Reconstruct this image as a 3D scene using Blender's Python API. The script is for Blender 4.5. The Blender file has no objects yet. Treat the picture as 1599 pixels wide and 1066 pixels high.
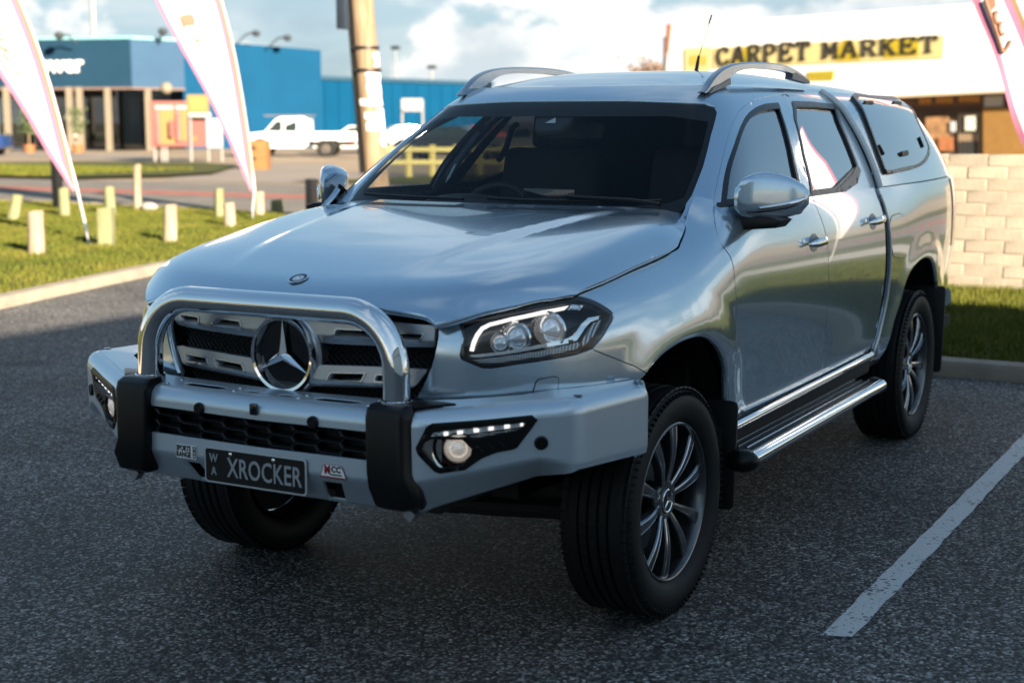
import bpy, bmesh, math, random
import numpy as np
from mathutils import Vector, Matrix
from mathutils.geometry import delaunay_2d_cdt, tessellate_polygon
from math import radians, pi, sin, cos
rng = random.Random(7)
scn = bpy.context.scene
COL = scn.collection

# ------------------------------------------------------------------ camera
# axes: the utility's front axle is at y = 0, +y runs to its tail, +x to its left side
CAMP = (2.70987, -4.35481, 1.61122)
YAW, PITCH, ROLL, FPX = 0.509064, 0.148344, -0.000993, 2288.0
PW, PH = 1599.0, 1066.0
def cam_axes():
    cy, sy, cp, sp = cos(YAW), sin(YAW), cos(PITCH), sin(PITCH)
    f = np.array([-sy*cp, cy*cp, -sp]); r = np.array([cy, sy, 0.]); u = np.cross(r, f)
    cr, sr = cos(ROLL), sin(ROLL)
    return cr*r+sr*u, -sr*r+cr*u, f
AX_R, AX_U, AX_F = cam_axes()
cam_d = bpy.data.cameras.new('camera'); cam = bpy.data.objects.new('camera', cam_d); COL.objects.link(cam)
m = Matrix(((AX_R[0], AX_U[0], -AX_F[0], CAMP[0]), (AX_R[1], AX_U[1], -AX_F[1], CAMP[1]),
            (AX_R[2], AX_U[2], -AX_F[2], CAMP[2]), (0, 0, 0, 1)))
cam.matrix_world = m
cam_d.sensor_width = 36.0; cam_d.lens = FPX/PW*36.0
cam_d.clip_start = .05; cam_d.clip_end = 4000
cam_d.dof.use_dof = True; cam_d.dof.focus_distance = 5.3; cam_d.dof.aperture_fstop = 2.6
scn.camera = cam

# ------------------------------------------------------------------ sky and sun
SUN_EL, SUN_AZ = radians(18.0), math.atan2(.866, -.5)      # azimuth from +y towards +x
SUN_DIR = Vector((sin(SUN_AZ)*cos(SUN_EL), cos(SUN_AZ)*cos(SUN_EL), sin(SUN_EL)))
world = bpy.data.worlds.new('World'); scn.world = world; world.use_nodes = True
def build_world():
    nt = world.node_tree; N = nt.nodes; L = nt.links; N.clear()
    out = N.new('ShaderNodeOutputWorld'); bg = N.new('ShaderNodeBackground'); L.new(bg.outputs[0], out.inputs[0])
    sky = N.new('ShaderNodeTexSky'); sky.sky_type = 'NISHITA'; sky.sun_disc = False
    sky.sun_elevation = SUN_EL; sky.sun_rotation = SUN_AZ
    sky.air_density = 1.0; sky.dust_density = .6; sky.ozone_density = 1.6
    bg.inputs[1].default_value = .05
    tc = N.new('ShaderNodeTexCoord'); sep = N.new('ShaderNodeSeparateXYZ'); L.new(tc.outputs['Generated'], sep.inputs[0])
    def math_(op, a, b=None, clamp=False):
        n = N.new('ShaderNodeMath'); n.operation = op; n.use_clamp = clamp
        for i, v in enumerate((a, b)):
            if v is None: continue
            if isinstance(v, (int, float)): n.inputs[i].default_value = v
            else: L.new(v, n.inputs[i])
        return n.outputs[0]
    # a cloud deck: project the direction on a plane overhead, flatten towards the horizon
    zc = math_('ADD', math_('MAXIMUM', sep.outputs[2], 0.0), .16)
    comb = N.new('ShaderNodeCombineXYZ')
    L.new(math_('DIVIDE', sep.outputs[0], zc), comb.inputs[0]); L.new(math_('DIVIDE', sep.outputs[1], zc), comb.inputs[1])
    comb.inputs[2].default_value = 0
    mp = N.new('ShaderNodeMapping'); L.new(comb.outputs[0], mp.inputs[0]); mp.inputs['Location'].default_value = (1.3, .2, 0)
    n1 = N.new('ShaderNodeTexNoise'); L.new(mp.outputs[0], n1.inputs[0]); n1.inputs['Scale'].default_value = .8; n1.inputs['Detail'].default_value = 7; n1.inputs['Roughness'].default_value = .58
    # puffy heaps low over the horizon, in direction space
    mp2 = N.new('ShaderNodeMapping'); L.new(tc.outputs['Generated'], mp2.inputs[0]); mp2.inputs['Scale'].default_value = (1, 1, 1.7); mp2.inputs['Location'].default_value = (.37, .11, .0)
    n2 = N.new('ShaderNodeTexNoise'); L.new(mp2.outputs[0], n2.inputs[0]); n2.inputs['Scale'].default_value = 5.2; n2.inputs['Detail'].default_value = 8; n2.inputs['Roughness'].default_value = .55
    def ramp(fac, a, b):
        r = N.new('ShaderNodeMapRange'); r.interpolation_type = 'SMOOTHSTEP'; L.new(fac, r.inputs[0])
        r.inputs[1].default_value = a; r.inputs[2].default_value = b; return r.outputs[0]
    def vec(op, a, b):
        n = N.new('ShaderNodeVectorMath'); n.operation = op
        for i, v in enumerate((a, b)):
            if isinstance(v, tuple): n.inputs[i].default_value = v
            else: L.new(v, n.inputs[i])
        return n.outputs[0]
    # film-like shoulder on the physical sky, the same in every direction
    c = vec('DIVIDE', vec('MULTIPLY', sky.outputs[0], (1.27, 1.60, 1.84)), vec('ADD', vec('MULTIPLY', sky.outputs[0], (.34, .34, .34)), (1, 1, 1)))
    # cloud banks come and go round the horizon
    az = math_('ARCTAN2', sep.outputs[0], sep.outputs[1])
    bank = math_('MULTIPLY', math_('COSINE', math_('MULTIPLY', math_('SUBTRACT', az, -.46), 5.0)), .135)
    deck = ramp(math_('ADD', n1.outputs[0], bank), .54, .66)
    low = ramp(sep.outputs[2], .125, .03)                      # heaps only near the horizon
    hv = math_('ADD', math_('ADD', n2.outputs[0], math_('MULTIPLY', low, .10)), bank)
    heap = math_('MULTIPLY', ramp(hv, .575, .625), ramp(sep.outputs[2], .14, .09))
    n3 = N.new('ShaderNodeTexNoise'); L.new(mp2.outputs[0], n3.inputs[0]); n3.inputs['Scale'].default_value = 11; n3.inputs['Detail'].default_value = 5
    shade = ramp(n3.outputs[0], .36, .58)
    def mix(f, a, b):
        m_ = N.new('ShaderNodeMix'); m_.data_type = 'RGBA'; L.new(f, m_.inputs[0])
        for i, v in ((6, a), (7, b)):
            if isinstance(v, tuple): m_.inputs[i].default_value = (*v, 1)
            else: L.new(v, m_.inputs[i])
        return m_.outputs[2]
    white = mix(shade, (3.3, 3.75, 4.0), (5.7, 5.6, 5.4))
    grey = mix(shade, (1.9, 2.45, 2.9), (4.3, 4.5, 4.6))
    c2 = mix(math_('MULTIPLY', deck, .40), c, grey)
    c3 = mix(math_('MULTIPLY', heap, .92), c2, white)
    L.new(c3, bg.inputs[0])
build_world()
sun_d = bpy.data.lights.new('sun', 'SUN'); sun = bpy.data.objects.new('sun', sun_d); COL.objects.link(sun)
sun_d.energy = 5.0; sun_d.angle = radians(.5); sun_d.color = (1.0, .84, .65)
sun.rotation_euler = SUN_DIR.to_track_quat('Z', 'Y').to_euler(); sun.location = (20, -12, 30)
vs = scn.view_settings
vs.view_transform = 'Standard'; vs.look = 'None'; vs.exposure = 2.1; vs.gamma = 1.0; vs.use_curve_mapping = False
scn.render.engine = 'CYCLES'
scn.cycles.use_denoising = True
scn.cycles.max_bounces = 10; scn.cycles.transparent_max_bounces = 24; scn.cycles.caustics_reflective = False; scn.cycles.caustics_refractive = False

# ------------------------------------------------------------------ pixel helpers (a pixel is only a direction)
def ray(px):
    d = ((px[0]-PW/2)/FPX)*AX_R - ((px[1]-PH/2)/FPX)*AX_U + AX_F
    return np.array(CAMP), d
def at(px, **k):
    o, d = ray(px); a, v = list(k.items())[0]; i = 'xyz'.index(a); t = (v-o[i])/d[i]; return o+t*d
def proj(P):
    P = np.asarray(P, float); d = P-np.array(CAMP); w = d@AX_F
    return np.stack([PW/2+FPX*(d@AX_R)/w, PH/2-FPX*(d@AX_U)/w], -1)

# ------------------------------------------------------------------ mesh helpers
def tag(o, label=None, cat=None, group=None, kind=None):
    if label: o['label'] = label
    if cat: o['category'] = cat
    if group: o['group'] = group
    if kind: o['kind'] = kind
    return o
def empty(name, loc=(0, 0, 0), rz=0, label=None, cat=None, group=None):
    o = bpy.data.objects.new(name, None); COL.objects.link(o); o.location = loc; o.rotation_euler = (0, 0, rz)
    o.empty_display_size = .2
    return tag(o, label, cat, group)
def link(name, me, mat=None, parent=None, loc=None):
    o = bpy.data.objects.new(name, me); COL.objects.link(o)
    if mat is not None and len(me.materials) == 0:
        for mm in (mat if isinstance(mat, (list, tuple)) else [mat]): me.materials.append(mm)
    if parent is not None: o.parent = parent
    if loc is not None: o.location = loc
    return o
def copy_tree(o, parent=None):
    c = o.copy(); COL.objects.link(c); c.parent = parent
    for ch in list(o.children): copy_tree(ch, c)
    return c
def smooth_by_angle(me, ang=35.0):
    me.polygons.foreach_set('use_smooth', [True]*len(me.polygons))
    bm = bmesh.new(); bm.from_mesh(me); a = radians(ang)
    for e in bm.edges:
        e.smooth = not (len(e.link_faces) == 2 and e.calc_face_angle(0) > a)
    bm.to_mesh(me); bm.free()

class MB:
    """collects simple shapes into one bmesh"""
    def __init__(s): s.bm = bmesh.new()
    def _v(s, pts): return [s.bm.verts.new(p) for p in pts]
    def face(s, pts): return s.bm.faces.new(s._v(pts))
    def poly(s, pts): return s.face(pts)
    def box(s, c, size, R=None, bevel=0.0, seg=2):
        n0 = len(s.bm.verts)
        hx, hy, hz = [q/2 for q in size]
        co = [Vector((x*hx, y*hy, z*hz)) for x in (-1, 1) for y in (-1, 1) for z in (-1, 1)]
        if R is not None: co = [R @ q for q in co]
        v = s._v([q+Vector(c) for q in co])
        fs = [s.bm.faces.new([v[i] for i in f]) for f in ((0, 1, 3, 2), (4, 6, 7, 5), (0, 4, 5, 1), (2, 3, 7, 6), (0, 2, 6, 4), (1, 5, 7, 3))]
        if bevel:
            es = {e for f in fs for e in f.edges}
            bmesh.ops.bevel(s.bm, geom=list(es), offset=bevel, segments=seg, profile=.6, affect='EDGES')
        return s
    def prism(s, outline, axis, a, b, bevel=0.0, seg=2):
        """outline: 2D points in the plane across axis; extruded from a to b"""
        def P(p, t): return {'x': (t, p[0], p[1]), 'y': (p[0], t, p[1]), 'z': (p[0], p[1], t)}[axis]
        n = len(outline); va = s._v([P(p, a) for p in outline]); vb = s._v([P(p, b) for p in outline])
        fs = []
        try:
            fs.append(s.bm.faces.new(va)); fs.append(s.bm.faces.new(vb[::-1]))
        except ValueError: pass
        for i in range(n): fs.append(s.bm.faces.new([va[i], vb[i], vb[(i+1) % n], va[(i+1) % n]]))
        bmesh.ops.recalc_face_normals(s.bm, faces=fs)
        if bevel:
            es = {e for f in fs[:2] for e in f.edges}
            bmesh.ops.bevel(s.bm, geom=list(es), offset=bevel, segments=seg, profile=.6, affect='EDGES')
        return s
    def tube(s, path, r, n=12, caps=True, closed=False, up=None, flat=1.0):
        """swept tube; r a number or a list; flat squashes it along the second axis"""
        P = [Vector(p) for p in path]; m_ = len(P); rings = []
        prev = None
        for i, p in enumerate(P):
            if closed: t = (P[(i+1) % m_]-P[i-1])
            else: t = P[min(i+1, m_-1)]-P[max(i-1, 0)]
            t.normalize()
            if prev is None:
                a = Vector(up) if up is not None else (Vector((0, 0, 1)) if abs(t.z) < .9 else Vector((1, 0, 0)))
                u = (a - t*a.dot(t)).normalized()
            else: u = (prev - t*prev.dot(t)).normalized()
            prev = u; w = t.cross(u)
            rr = r[i] if isinstance(r, (list, tuple, np.ndarray)) else r
            rings.append(s._v([p+u*(rr*cos(2*pi*k/n))+w*(rr*flat*sin(2*pi*k/n)) for k in range(n)]))
        for i in range(m_ if closed else m_-1):
            A, B = rings[i], rings[(i+1) % m_]
            for k in range(n): s.bm.faces.new([A[k], A[(k+1) % n], B[(k+1) % n], B[k]])
        if caps and not closed:
            s.bm.faces.new(rings[0][::-1]); s.bm.faces.new(rings[-1])
        return s
    def lathe(s, prof, axis='z', c=(0, 0, 0), n=32, close=False, a0=0, a1=2*pi):
        """prof: list of (radius, height along axis)"""
        c = Vector(c); rings = []; full = abs(a1-a0-2*pi) < 1e-6
        cnt = n if full else n+1
        for k in range(cnt):
            t = a0+(a1-a0)*k/n; row = []
            for r, h in prof:
                q = {'z': (r*cos(t), r*sin(t), h), 'x': (h, r*cos(t), r*sin(t)), 'y': (r*sin(t), h, r*cos(t))}[axis]
                row.append(s.bm.verts.new(c+Vector(q)))
            rings.append(row)
        m_ = len(prof)
        for k in range(n):
            A, B = rings[k], rings[(k+1) % cnt]
            for i in range(m_-1 if not close else m_):
                s.bm.faces.new([A[i], B[i], B[(i+1) % m_], A[(i+1) % m_]])
        return s
    def disc(s, c, r, axis='y', n=24):
        c = Vector(c); pts = []
        for k in range(n):
            t = 2*pi*k/n
            pts.append(c+Vector({'z': (r*cos(t), r*sin(t), 0), 'x': (0, r*cos(t), r*sin(t)), 'y': (r*sin(t), 0, r*cos(t))}[axis]))
        s.face(pts); return s
    def sphere(s, c, r, seg=16, rings=10, R=None):
        r3 = (r, r, r) if isinstance(r, (int, float)) else r
        mt = Matrix.Translation(Vector(c)) @ (R.to_4x4() if R is not None else Matrix()) @ Matrix.Diagonal((*r3, 1))
        bmesh.ops.create_uvsphere(s.bm, u_segments=seg, v_segments=rings, radius=1, matrix=mt); return s
    def mesh(s, name, ang=35.0, weld=True):
        if weld: bmesh.ops.remove_doubles(s.bm, verts=s.bm.verts, dist=1e-5)
        bmesh.ops.recalc_face_normals(s.bm, faces=s.bm.faces)
        me = bpy.data.meshes.new(name); s.bm.to_mesh(me); s.bm.free()
        if ang: smooth_by_angle(me, ang)
        return me
    def build(s, name, mat, parent=None, loc=None, ang=35.0, weld=True):
        return link(name, s.mesh(name, ang, weld), mat, parent, loc)
def mirror_x(o, name=None):
    """the same part on the other side of the car"""
    me = o.data.copy(); n = len(me.vertices); co = np.empty(n*3); me.vertices.foreach_get('co', co); co[0::3] *= -1
    had = me.has_custom_normals
    nl = None
    if had:
        nl = [Vector(cn.vector) for cn in me.corner_normals]
    me.vertices.foreach_set('co', co)
    bm = bmesh.new(); bm.from_mesh(me); bmesh.ops.reverse_faces(bm, faces=bm.faces); bm.to_mesh(me); bm.free()
    if had:
        # reversed loops keep each polygon's first corner, so look the normals up by (polygon, vertex)
        src = o.data; d = {}
        for p in src.polygons:
            for li in p.loop_indices: d[(p.index, src.loops[li].vertex_index)] = nl[li]
        arr = [None]*len(me.loops)
        for p in me.polygons:
            for li in p.loop_indices:
                v = d[(p.index, me.loops[li].vertex_index)]; arr[li] = (-v.x, v.y, v.z)
        me.normals_split_custom_set(arr)
    q = link(name or o.name.split('.')[0], me, None, o.parent)
    q.matrix_basis = o.matrix_basis
    return q

# ------------------------------------------------------------------ splines and trimmed surfaces
def nspline(x, y):
    """natural cubic spline, returns a vectorised function (linear beyond the ends)"""
    x = np.asarray(x, float); y = np.asarray(y, float); n = len(x); h = np.diff(x)
    sh = y.shape[1:]
    A = np.zeros((n, n)); b = np.zeros((n,)+sh)
    A[0, 0] = A[-1, -1] = 1
    for i in range(1, n-1):
        A[i, i-1] = h[i-1]; A[i, i] = 2*(h[i-1]+h[i]); A[i, i+1] = h[i]
        b[i] = 6*((y[i+1]-y[i])/h[i]-(y[i]-y[i-1])/h[i-1])
    M = np.linalg.solve(A, b.reshape(n, -1)).reshape(b.shape)
    def f(t):
        t = np.asarray(t, float); tt = np.clip(t, x[0], x[-1])
        i = np.clip(np.searchsorted(x, tt)-1, 0, n-2)
        H = h[i]; a = (x[i+1]-tt)/H; c = (tt-x[i])/H
        ex = (...,)+(None,)*len(sh)
        r = a[ex]*y[i]+c[ex]*y[i+1]+((a**3-a)*H*H/6)[ex]*M[i]+((c**3-c)*H*H/6)[ex]*M[i+1]
        lo = t < x[0]; hi = t > x[-1]
        if np.any(lo):
            d = (y[1]-y[0])/h[0]-h[0]/6*M[1]; r = np.where(lo[ex], y[0]+(t-x[0])[ex]*d, r)
        if np.any(hi):
            d = (y[-1]-y[-2])/h[-1]+h[-1]/6*M[-2]; r = np.where(hi[ex], y[-1]+(t-x[-1])[ex]*d, r)
        return r
    return f
def sstep(a, b, x):
    t = np.clip((x-a)/(b-a), 0, 1); return t*t*(3-2*t)
def surf_normals(S, a, b, e=1e-3):
    da = S(a+e, b)-S(a-e, b); db = S(a, b+e)-S(a, b-e)
    n = np.cross(da, db); return n/np.maximum(np.linalg.norm(n, axis=-1, keepdims=True), 1e-12)
def px_to_surf(S, pts, A, B, n=(160, 120)):
    """surface parameters where the view ray of each pixel first meets the surface"""
    ga, gb = np.meshgrid(np.linspace(*A, n[0]), np.linspace(*B, n[1]), indexing='ij')
    P = S(ga.ravel(), gb.ravel()); q = proj(P); dep = (P-np.array(CAMP))@AX_F
    nn = surf_normals(S, ga.ravel(), gb.ravel()); out = []
    for p in pts:
        d2 = ((q-np.array(p))**2).sum(1)
        cand = np.where(d2 < max(d2.min()*1.5, 60))[0]
        i = cand[np.argmin(d2[cand]+dep[cand]*8)]
        a, b = ga.ravel()[i], gb.ravel()[i]
        for _ in range(12):
            f = proj(S(np.array([a]), np.array([b])))[0]-p; e = 1e-4
            J = np.stack([(proj(S(np.array([a+e]), np.array([b])))[0]-p-f)/e, (proj(S(np.array([a]), np.array([b+e])))[0]-p-f)/e], 1)
            try: st = np.linalg.lstsq(J, -f, rcond=1e-6)[0]
            except np.linalg.LinAlgError: break
            ln = np.hypot(*st)
            if ln > .08: st *= .08/ln
            a += st[0]; b += st[1]
        a = min(max(a, A[0]), A[1]); b = min(max(b, B[0]), B[1])
        out.append((a, b))
    return out
def in_poly(x, y, poly):
    poly = np.asarray(poly); c = np.zeros(x.shape, bool); j = len(poly)-1
    for i in range(len(poly)):
        xi, yi = poly[i]; xj, yj = poly[j]
        if yi != yj:
            c ^= ((yi > y) != (yj > y)) & (x < (xj-xi)*(y-yi)/(yj-yi)+xi)
        j = i
    return c
def resample(poly, step, closed=True):
    out = []; n = len(poly)
    for i in range(n if closed else n-1):
        a = np.array(poly[i], float); b = np.array(poly[(i+1) % n], float); L = np.hypot(*(b-a))
        k = max(1, int(math.ceil(L/step)))
        out += [tuple(a+(b-a)*j/k) for j in range(k)]
    if not closed: out.append(tuple(poly[-1]))
    return out
def rounded(poly, r, n=4):
    """round the corners of a 2D polygon"""
    out = []; m_ = len(poly)
    for i in range(m_):
        p0, p, p1 = (np.array(poly[(i+k) % m_], float) for k in (-1, 0, 1))
        a = p0-p; b = p1-p; la, lb = np.hypot(*a), np.hypot(*b)
        d = min(r, la*.45, lb*.45)
        A_ = p+a/la*d; B_ = p+b/lb*d
        for k in range(n+1):
            t = k/n; out.append(tuple((1-t)**2*A_+2*t*(1-t)*p+t*t*B_))
    return out
def smooth_poly(pts, closed=True, n=5):
    """Catmull-Rom through the points"""
    P = [np.array(p, float) for p in pts]; m_ = len(P); out = []
    for i in range(m_ if closed else m_-1):
        g = lambda k: P[k % m_] if closed else P[min(max(k, 0), m_-1)]
        p0, p1, p2, p3 = g(i-1), g(i), g(i+1), g(i+2)
        for j in range(n):
            t = j/n
            out.append(tuple(.5*((2*p1)+(-p0+p2)*t+(2*p0-5*p1+4*p2-p3)*t*t+(-p0+3*p1-3*p2+p3)*t**3)))
    if not closed: out.append(tuple(P[-1]))
    return out
def shrink(poly, d):
    """inset a closed 2D polygon by d (negative grows it)"""
    P = np.array(poly, float); n = len(P)
    area = .5*np.sum(P[:, 0]*np.roll(P[:, 1], -1)-np.roll(P[:, 0], -1)*P[:, 1]); sg = 1 if area > 0 else -1
    out = []
    for i in range(n):
        a = P[i]-P[i-1]; b = P[(i+1) % n]-P[i]
        a = a/max(np.hypot(*a), 1e-9); b = b/max(np.hypot(*b), 1e-9)
        na = np.array([-a[1], a[0]])*sg; nb = np.array([-b[1], b[0]])*sg
        k = na+nb; k = k/max(np.dot(k, k), .5)*2 if np.dot(k, k) > 1e-6 else na
        out.append(tuple(P[i]+k*d))
    return out
def trimmed(name, S, outline, mat, parent=None, holes=(), step=.02, depth=.014, flip=False, ostep=None, thick_mat=None, both=False, ang_edge=True, lift=0.0, gap=0.0):
    """part of the surface S(a,b) inside a closed outline in (a,b), with its edges folded inwards"""
    ostep = ostep or step*.6
    if gap: outline = shrink(outline, gap); holes = [shrink(h, -gap) for h in holes]
    loops = [resample(outline, ostep)]+[resample(h, ostep) for h in holes]
    verts = []; edges = []
    for lp in loops:
        k = len(verts); n = len(lp); verts += lp; edges += [(k+i, k+(i+1) % n) for i in range(n)]
    nb = len(verts)
    o = np.array(loops[0]); lo = o.min(0); hi = o.max(0)
    gx, gy = np.meshgrid(np.arange(lo[0]+step/2, hi[0], step), np.arange(lo[1]+step/2, hi[1], step), indexing='ij')
    gx = gx.ravel(); gy = gy.ravel()
    if len(gx):
        keep = in_poly(gx, gy, loops[0])
        for h in loops[1:]: keep &= ~in_poly(gx, gy, h)
        gx, gy = gx[keep], gy[keep]
        bp = np.array(verts); d = np.full(len(gx), 9.)
        for i in range(0, len(bp), 64):
            c = bp[i:i+64]; d = np.minimum(d, np.min((gx[:, None]-c[:, 0])**2+(gy[:, None]-c[:, 1])**2, axis=1))
        ok = d > (step*.45)**2; gx, gy = gx[ok], gy[ok]
    pts = [Vector(v) for v in verts]+[Vector((x, y)) for x, y in zip(gx, gy)]
    vo, eo, fo, ov, oe, of = delaunay_2d_cdt(pts, edges, [], 0, 1e-6)
    V = np.array([tuple(v) for v in vo]); F = [list(f) for f in fo]
    cen = np.array([V[f].mean(0) for f in F])
    keep = in_poly(cen[:, 0], cen[:, 1], loops[0])
    for h in loops[1:]: keep &= ~in_poly(cen[:, 0], cen[:, 1], h)
    F = [f for f, k in zip(F, keep) if k]
    P = S(V[:, 0], V[:, 1]); Nn = surf_normals(S, V[:, 0], V[:, 1])
    if flip: Nn = -Nn
    if lift: P = P+Nn*lift
    # orient triangles along the normals
    tri = []
    for f in F:
        a, b, c = P[f[0]], P[f[1]], P[f[2]]
        tri.append(f if np.dot(np.cross(b-a, c-a), Nn[f[0]]) >= 0 else f[::-1])
    cnt = {}
    for f in tri:
        for i in range(3): cnt[(f[i], f[(i+1) % 3])] = 1
    bnd = [e for e in cnt if (e[1], e[0]) not in cnt]
    n0 = len(P); allv = list(map(tuple, P)); faces = [tuple(f) for f in tri]; nf = len(faces)
    lnorm = [tuple(Nn[i]) for f in tri for i in f]
    if depth:
        low = {}
        for a, b in bnd:
            for q in (a, b):
                if q not in low: low[q] = len(allv); allv.append(tuple(P[q]-Nn[q]*depth))
        # inner rim vertices are doubled through custom normals, so edges stay crisp
        for a, b in bnd:
            f = (b, a, low[a], low[b]); fn = np.cross(P[a]-P[b], -Nn[a]); ln = np.linalg.norm(fn)
            fn = fn/ln if ln > 1e-9 else Nn[a]
            faces.append(f); soft = [(Nn[b]+fn), (Nn[a]+fn), fn, fn]
            for q in soft: lnorm.append(tuple(q/max(np.linalg.norm(q), 1e-9)))
    me = bpy.data.meshes.new(name); me.from_pydata(allv, [], faces)
    me.polygons.foreach_set('use_smooth', [True]*len(faces))
    me.normals_split_custom_set(lnorm)
    me.update()
    ob = link(name, me, mat, parent)
    if both: mirror_x(ob)
    return ob
# ------------------------------------------------------------------ materials
MAT = {}
def mat(name, col=(.5, .5, .5), rough=.5, metal=0., spec=.5, coat=0., coat_r=.03, noise=0., nscale=8., bump=0., bscale=40., emit=None, estr=0., coords='Object', sheen=0.):
    """plain procedural surface: colour broken up by noise, optional fine relief"""
    if name in MAT: return MAT[name]
    m_ = bpy.data.materials.new(name); m_.use_nodes = True; nt = m_.node_tree; b = nt.nodes['Principled BSDF']; L = nt.links
    b.inputs['Base Color'].default_value = (*col, 1); b.inputs['Roughness'].default_value = rough; b.inputs['Metallic'].default_value = metal
    b.inputs['Specular IOR Level'].default_value = spec; b.inputs['Coat Weight'].default_value = coat; b.inputs['Coat Roughness'].default_value = coat_r
    if emit: b.inputs['Emission Color'].default_value = (*emit, 1); b.inputs['Emission Strength'].default_value = estr
    tc = nt.nodes.new('ShaderNodeTexCoord')
    if noise:
        n = nt.nodes.new('ShaderNodeTexNoise'); n.inputs['Scale'].default_value = nscale; n.inputs['Detail'].default_value = 6; n.inputs['Roughness'].default_value = .6
        L.new(tc.outputs[coords], n.inputs['Vector'])
        r = nt.nodes.new('ShaderNodeMapRange'); L.new(n.outputs[0], r.inputs[0]); r.inputs[1].default_value = .25; r.inputs[2].default_value = .75
        r.inputs[3].default_value = 1-noise; r.inputs[4].default_value = 1+noise
        mx = nt.nodes.new('ShaderNodeVectorMath'); mx.operation = 'SCALE'; mx.inputs[0].default_value = col; L.new(r.outputs[0], mx.inputs['Scale'])
        L.new(mx.outputs[0], b.inputs['Base Color'])
        rr = nt.nodes.new('ShaderNodeMapRange'); L.new(n.outputs[0], rr.inputs[0]); rr.inputs[3].default_value = max(0, rough-.08*noise*3); rr.inputs[4].default_value = min(1, rough+.08*noise*3)
        L.new(rr.outputs[0], b.inputs['Roughness'])
    if bump:
        n2 = nt.nodes.new('ShaderNodeTexNoise'); n2.inputs['Scale'].default_value = bscale; n2.inputs['Detail'].default_value = 4; L.new(tc.outputs[coords], n2.inputs['Vector'])
        bp = nt.nodes.new('ShaderNodeBump'); bp.inputs['Strength'].default_value = bump; bp.inputs['Distance'].default_value = .01; L.new(n2.outputs[0], bp.inputs['Height']); L.new(bp.outputs[0], b.inputs['Normal'])
    MAT[name] = m_; return m_
def nodes_of(name):
    m_ = bpy.data.materials.new(name); m_.use_nodes = True; MAT[name] = m_
    return m_, m_.node_tree, m_.node_tree.nodes['Principled BSDF']

def make_paint(name, col, rough, coat, metal=.9, coat_r=.015):
    m_, nt, b = nodes_of(name); L = nt.links
    b.inputs['Metallic'].default_value = metal; b.inputs['Coat Weight'].default_value = coat; b.inputs['Coat Roughness'].default_value = coat_r
    tc = nt.nodes.new('ShaderNodeTexCoord')
    n = nt.nodes.new('ShaderNodeTexNoise'); n.inputs['Scale'].default_value = 900; n.inputs['Detail'].default_value = 1; L.new(tc.outputs['Object'], n.inputs[0])
    d = nt.nodes.new('ShaderNodeTexNoise'); d.inputs['Scale'].default_value = 3; d.inputs['Detail'].default_value = 5; L.new(tc.outputs['Object'], d.inputs[0])
    r = nt.nodes.new('ShaderNodeMapRange'); L.new(n.outputs[0], r.inputs[0]); r.inputs[1].default_value = .3; r.inputs[2].default_value = .7; r.inputs[3].default_value = .9; r.inputs[4].default_value = 1.1
    s = nt.nodes.new('ShaderNodeVectorMath'); s.operation = 'SCALE'; s.inputs[0].default_value = col; L.new(r.outputs[0], s.inputs['Scale']); L.new(s.outputs[0], b.inputs['Base Color'])
    q = nt.nodes.new('ShaderNodeMapRange'); L.new(d.outputs[0], q.inputs[0]); q.inputs[3].default_value = rough-.03; q.inputs[4].default_value = rough+.03; L.new(q.outputs[0], b.inputs['Roughness'])
    return m_
PAINT = make_paint('silver_paint', (.53, .66, .765), .16, 1.0, .74)
PAINT.node_tree.nodes['Principled BSDF'].inputs['Coat IOR'].default_value = 1.6
BARPAINT = make_paint('bar_paint', (.58, .68, .755), .33, .35, .62, .12)
CHROME = mat('chrome', (.86, .87, .88), .04, 1.0, noise=.03, nscale=6)
SATIN = mat('satin_silver', (.52, .54, .57), .27, .9, coat=.3, noise=.04, nscale=20)
BLACK = mat('black_plastic', (.010, .010, .011), .42, noise=.3, nscale=30, bump=.06, bscale=700)
GLOSSBLACK = mat('gloss_black', (.006, .006, .007), .10, coat=.6, noise=.1)
DARK = mat('dark_underbody', (.006, .006, .007), .75, noise=.4, nscale=10)
POLYBLACK = mat('moulded_black', (.0045, .0045, .005), .34, spec=.28, noise=.15, nscale=12, bump=.03, bscale=300)
RUBBER = mat('tyre_rubber', (.0065, .0065, .007), .58, spec=.3, noise=.35, nscale=14, bump=.15, bscale=160)
GUN = mat('gunmetal', (.13, .135, .145), .26, .9, coat=.5, noise=.1, nscale=25)
MACHINED = mat('machined_alloy', (.70, .71, .73), .16, 1.0, noise=.05, nscale=90)
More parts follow.
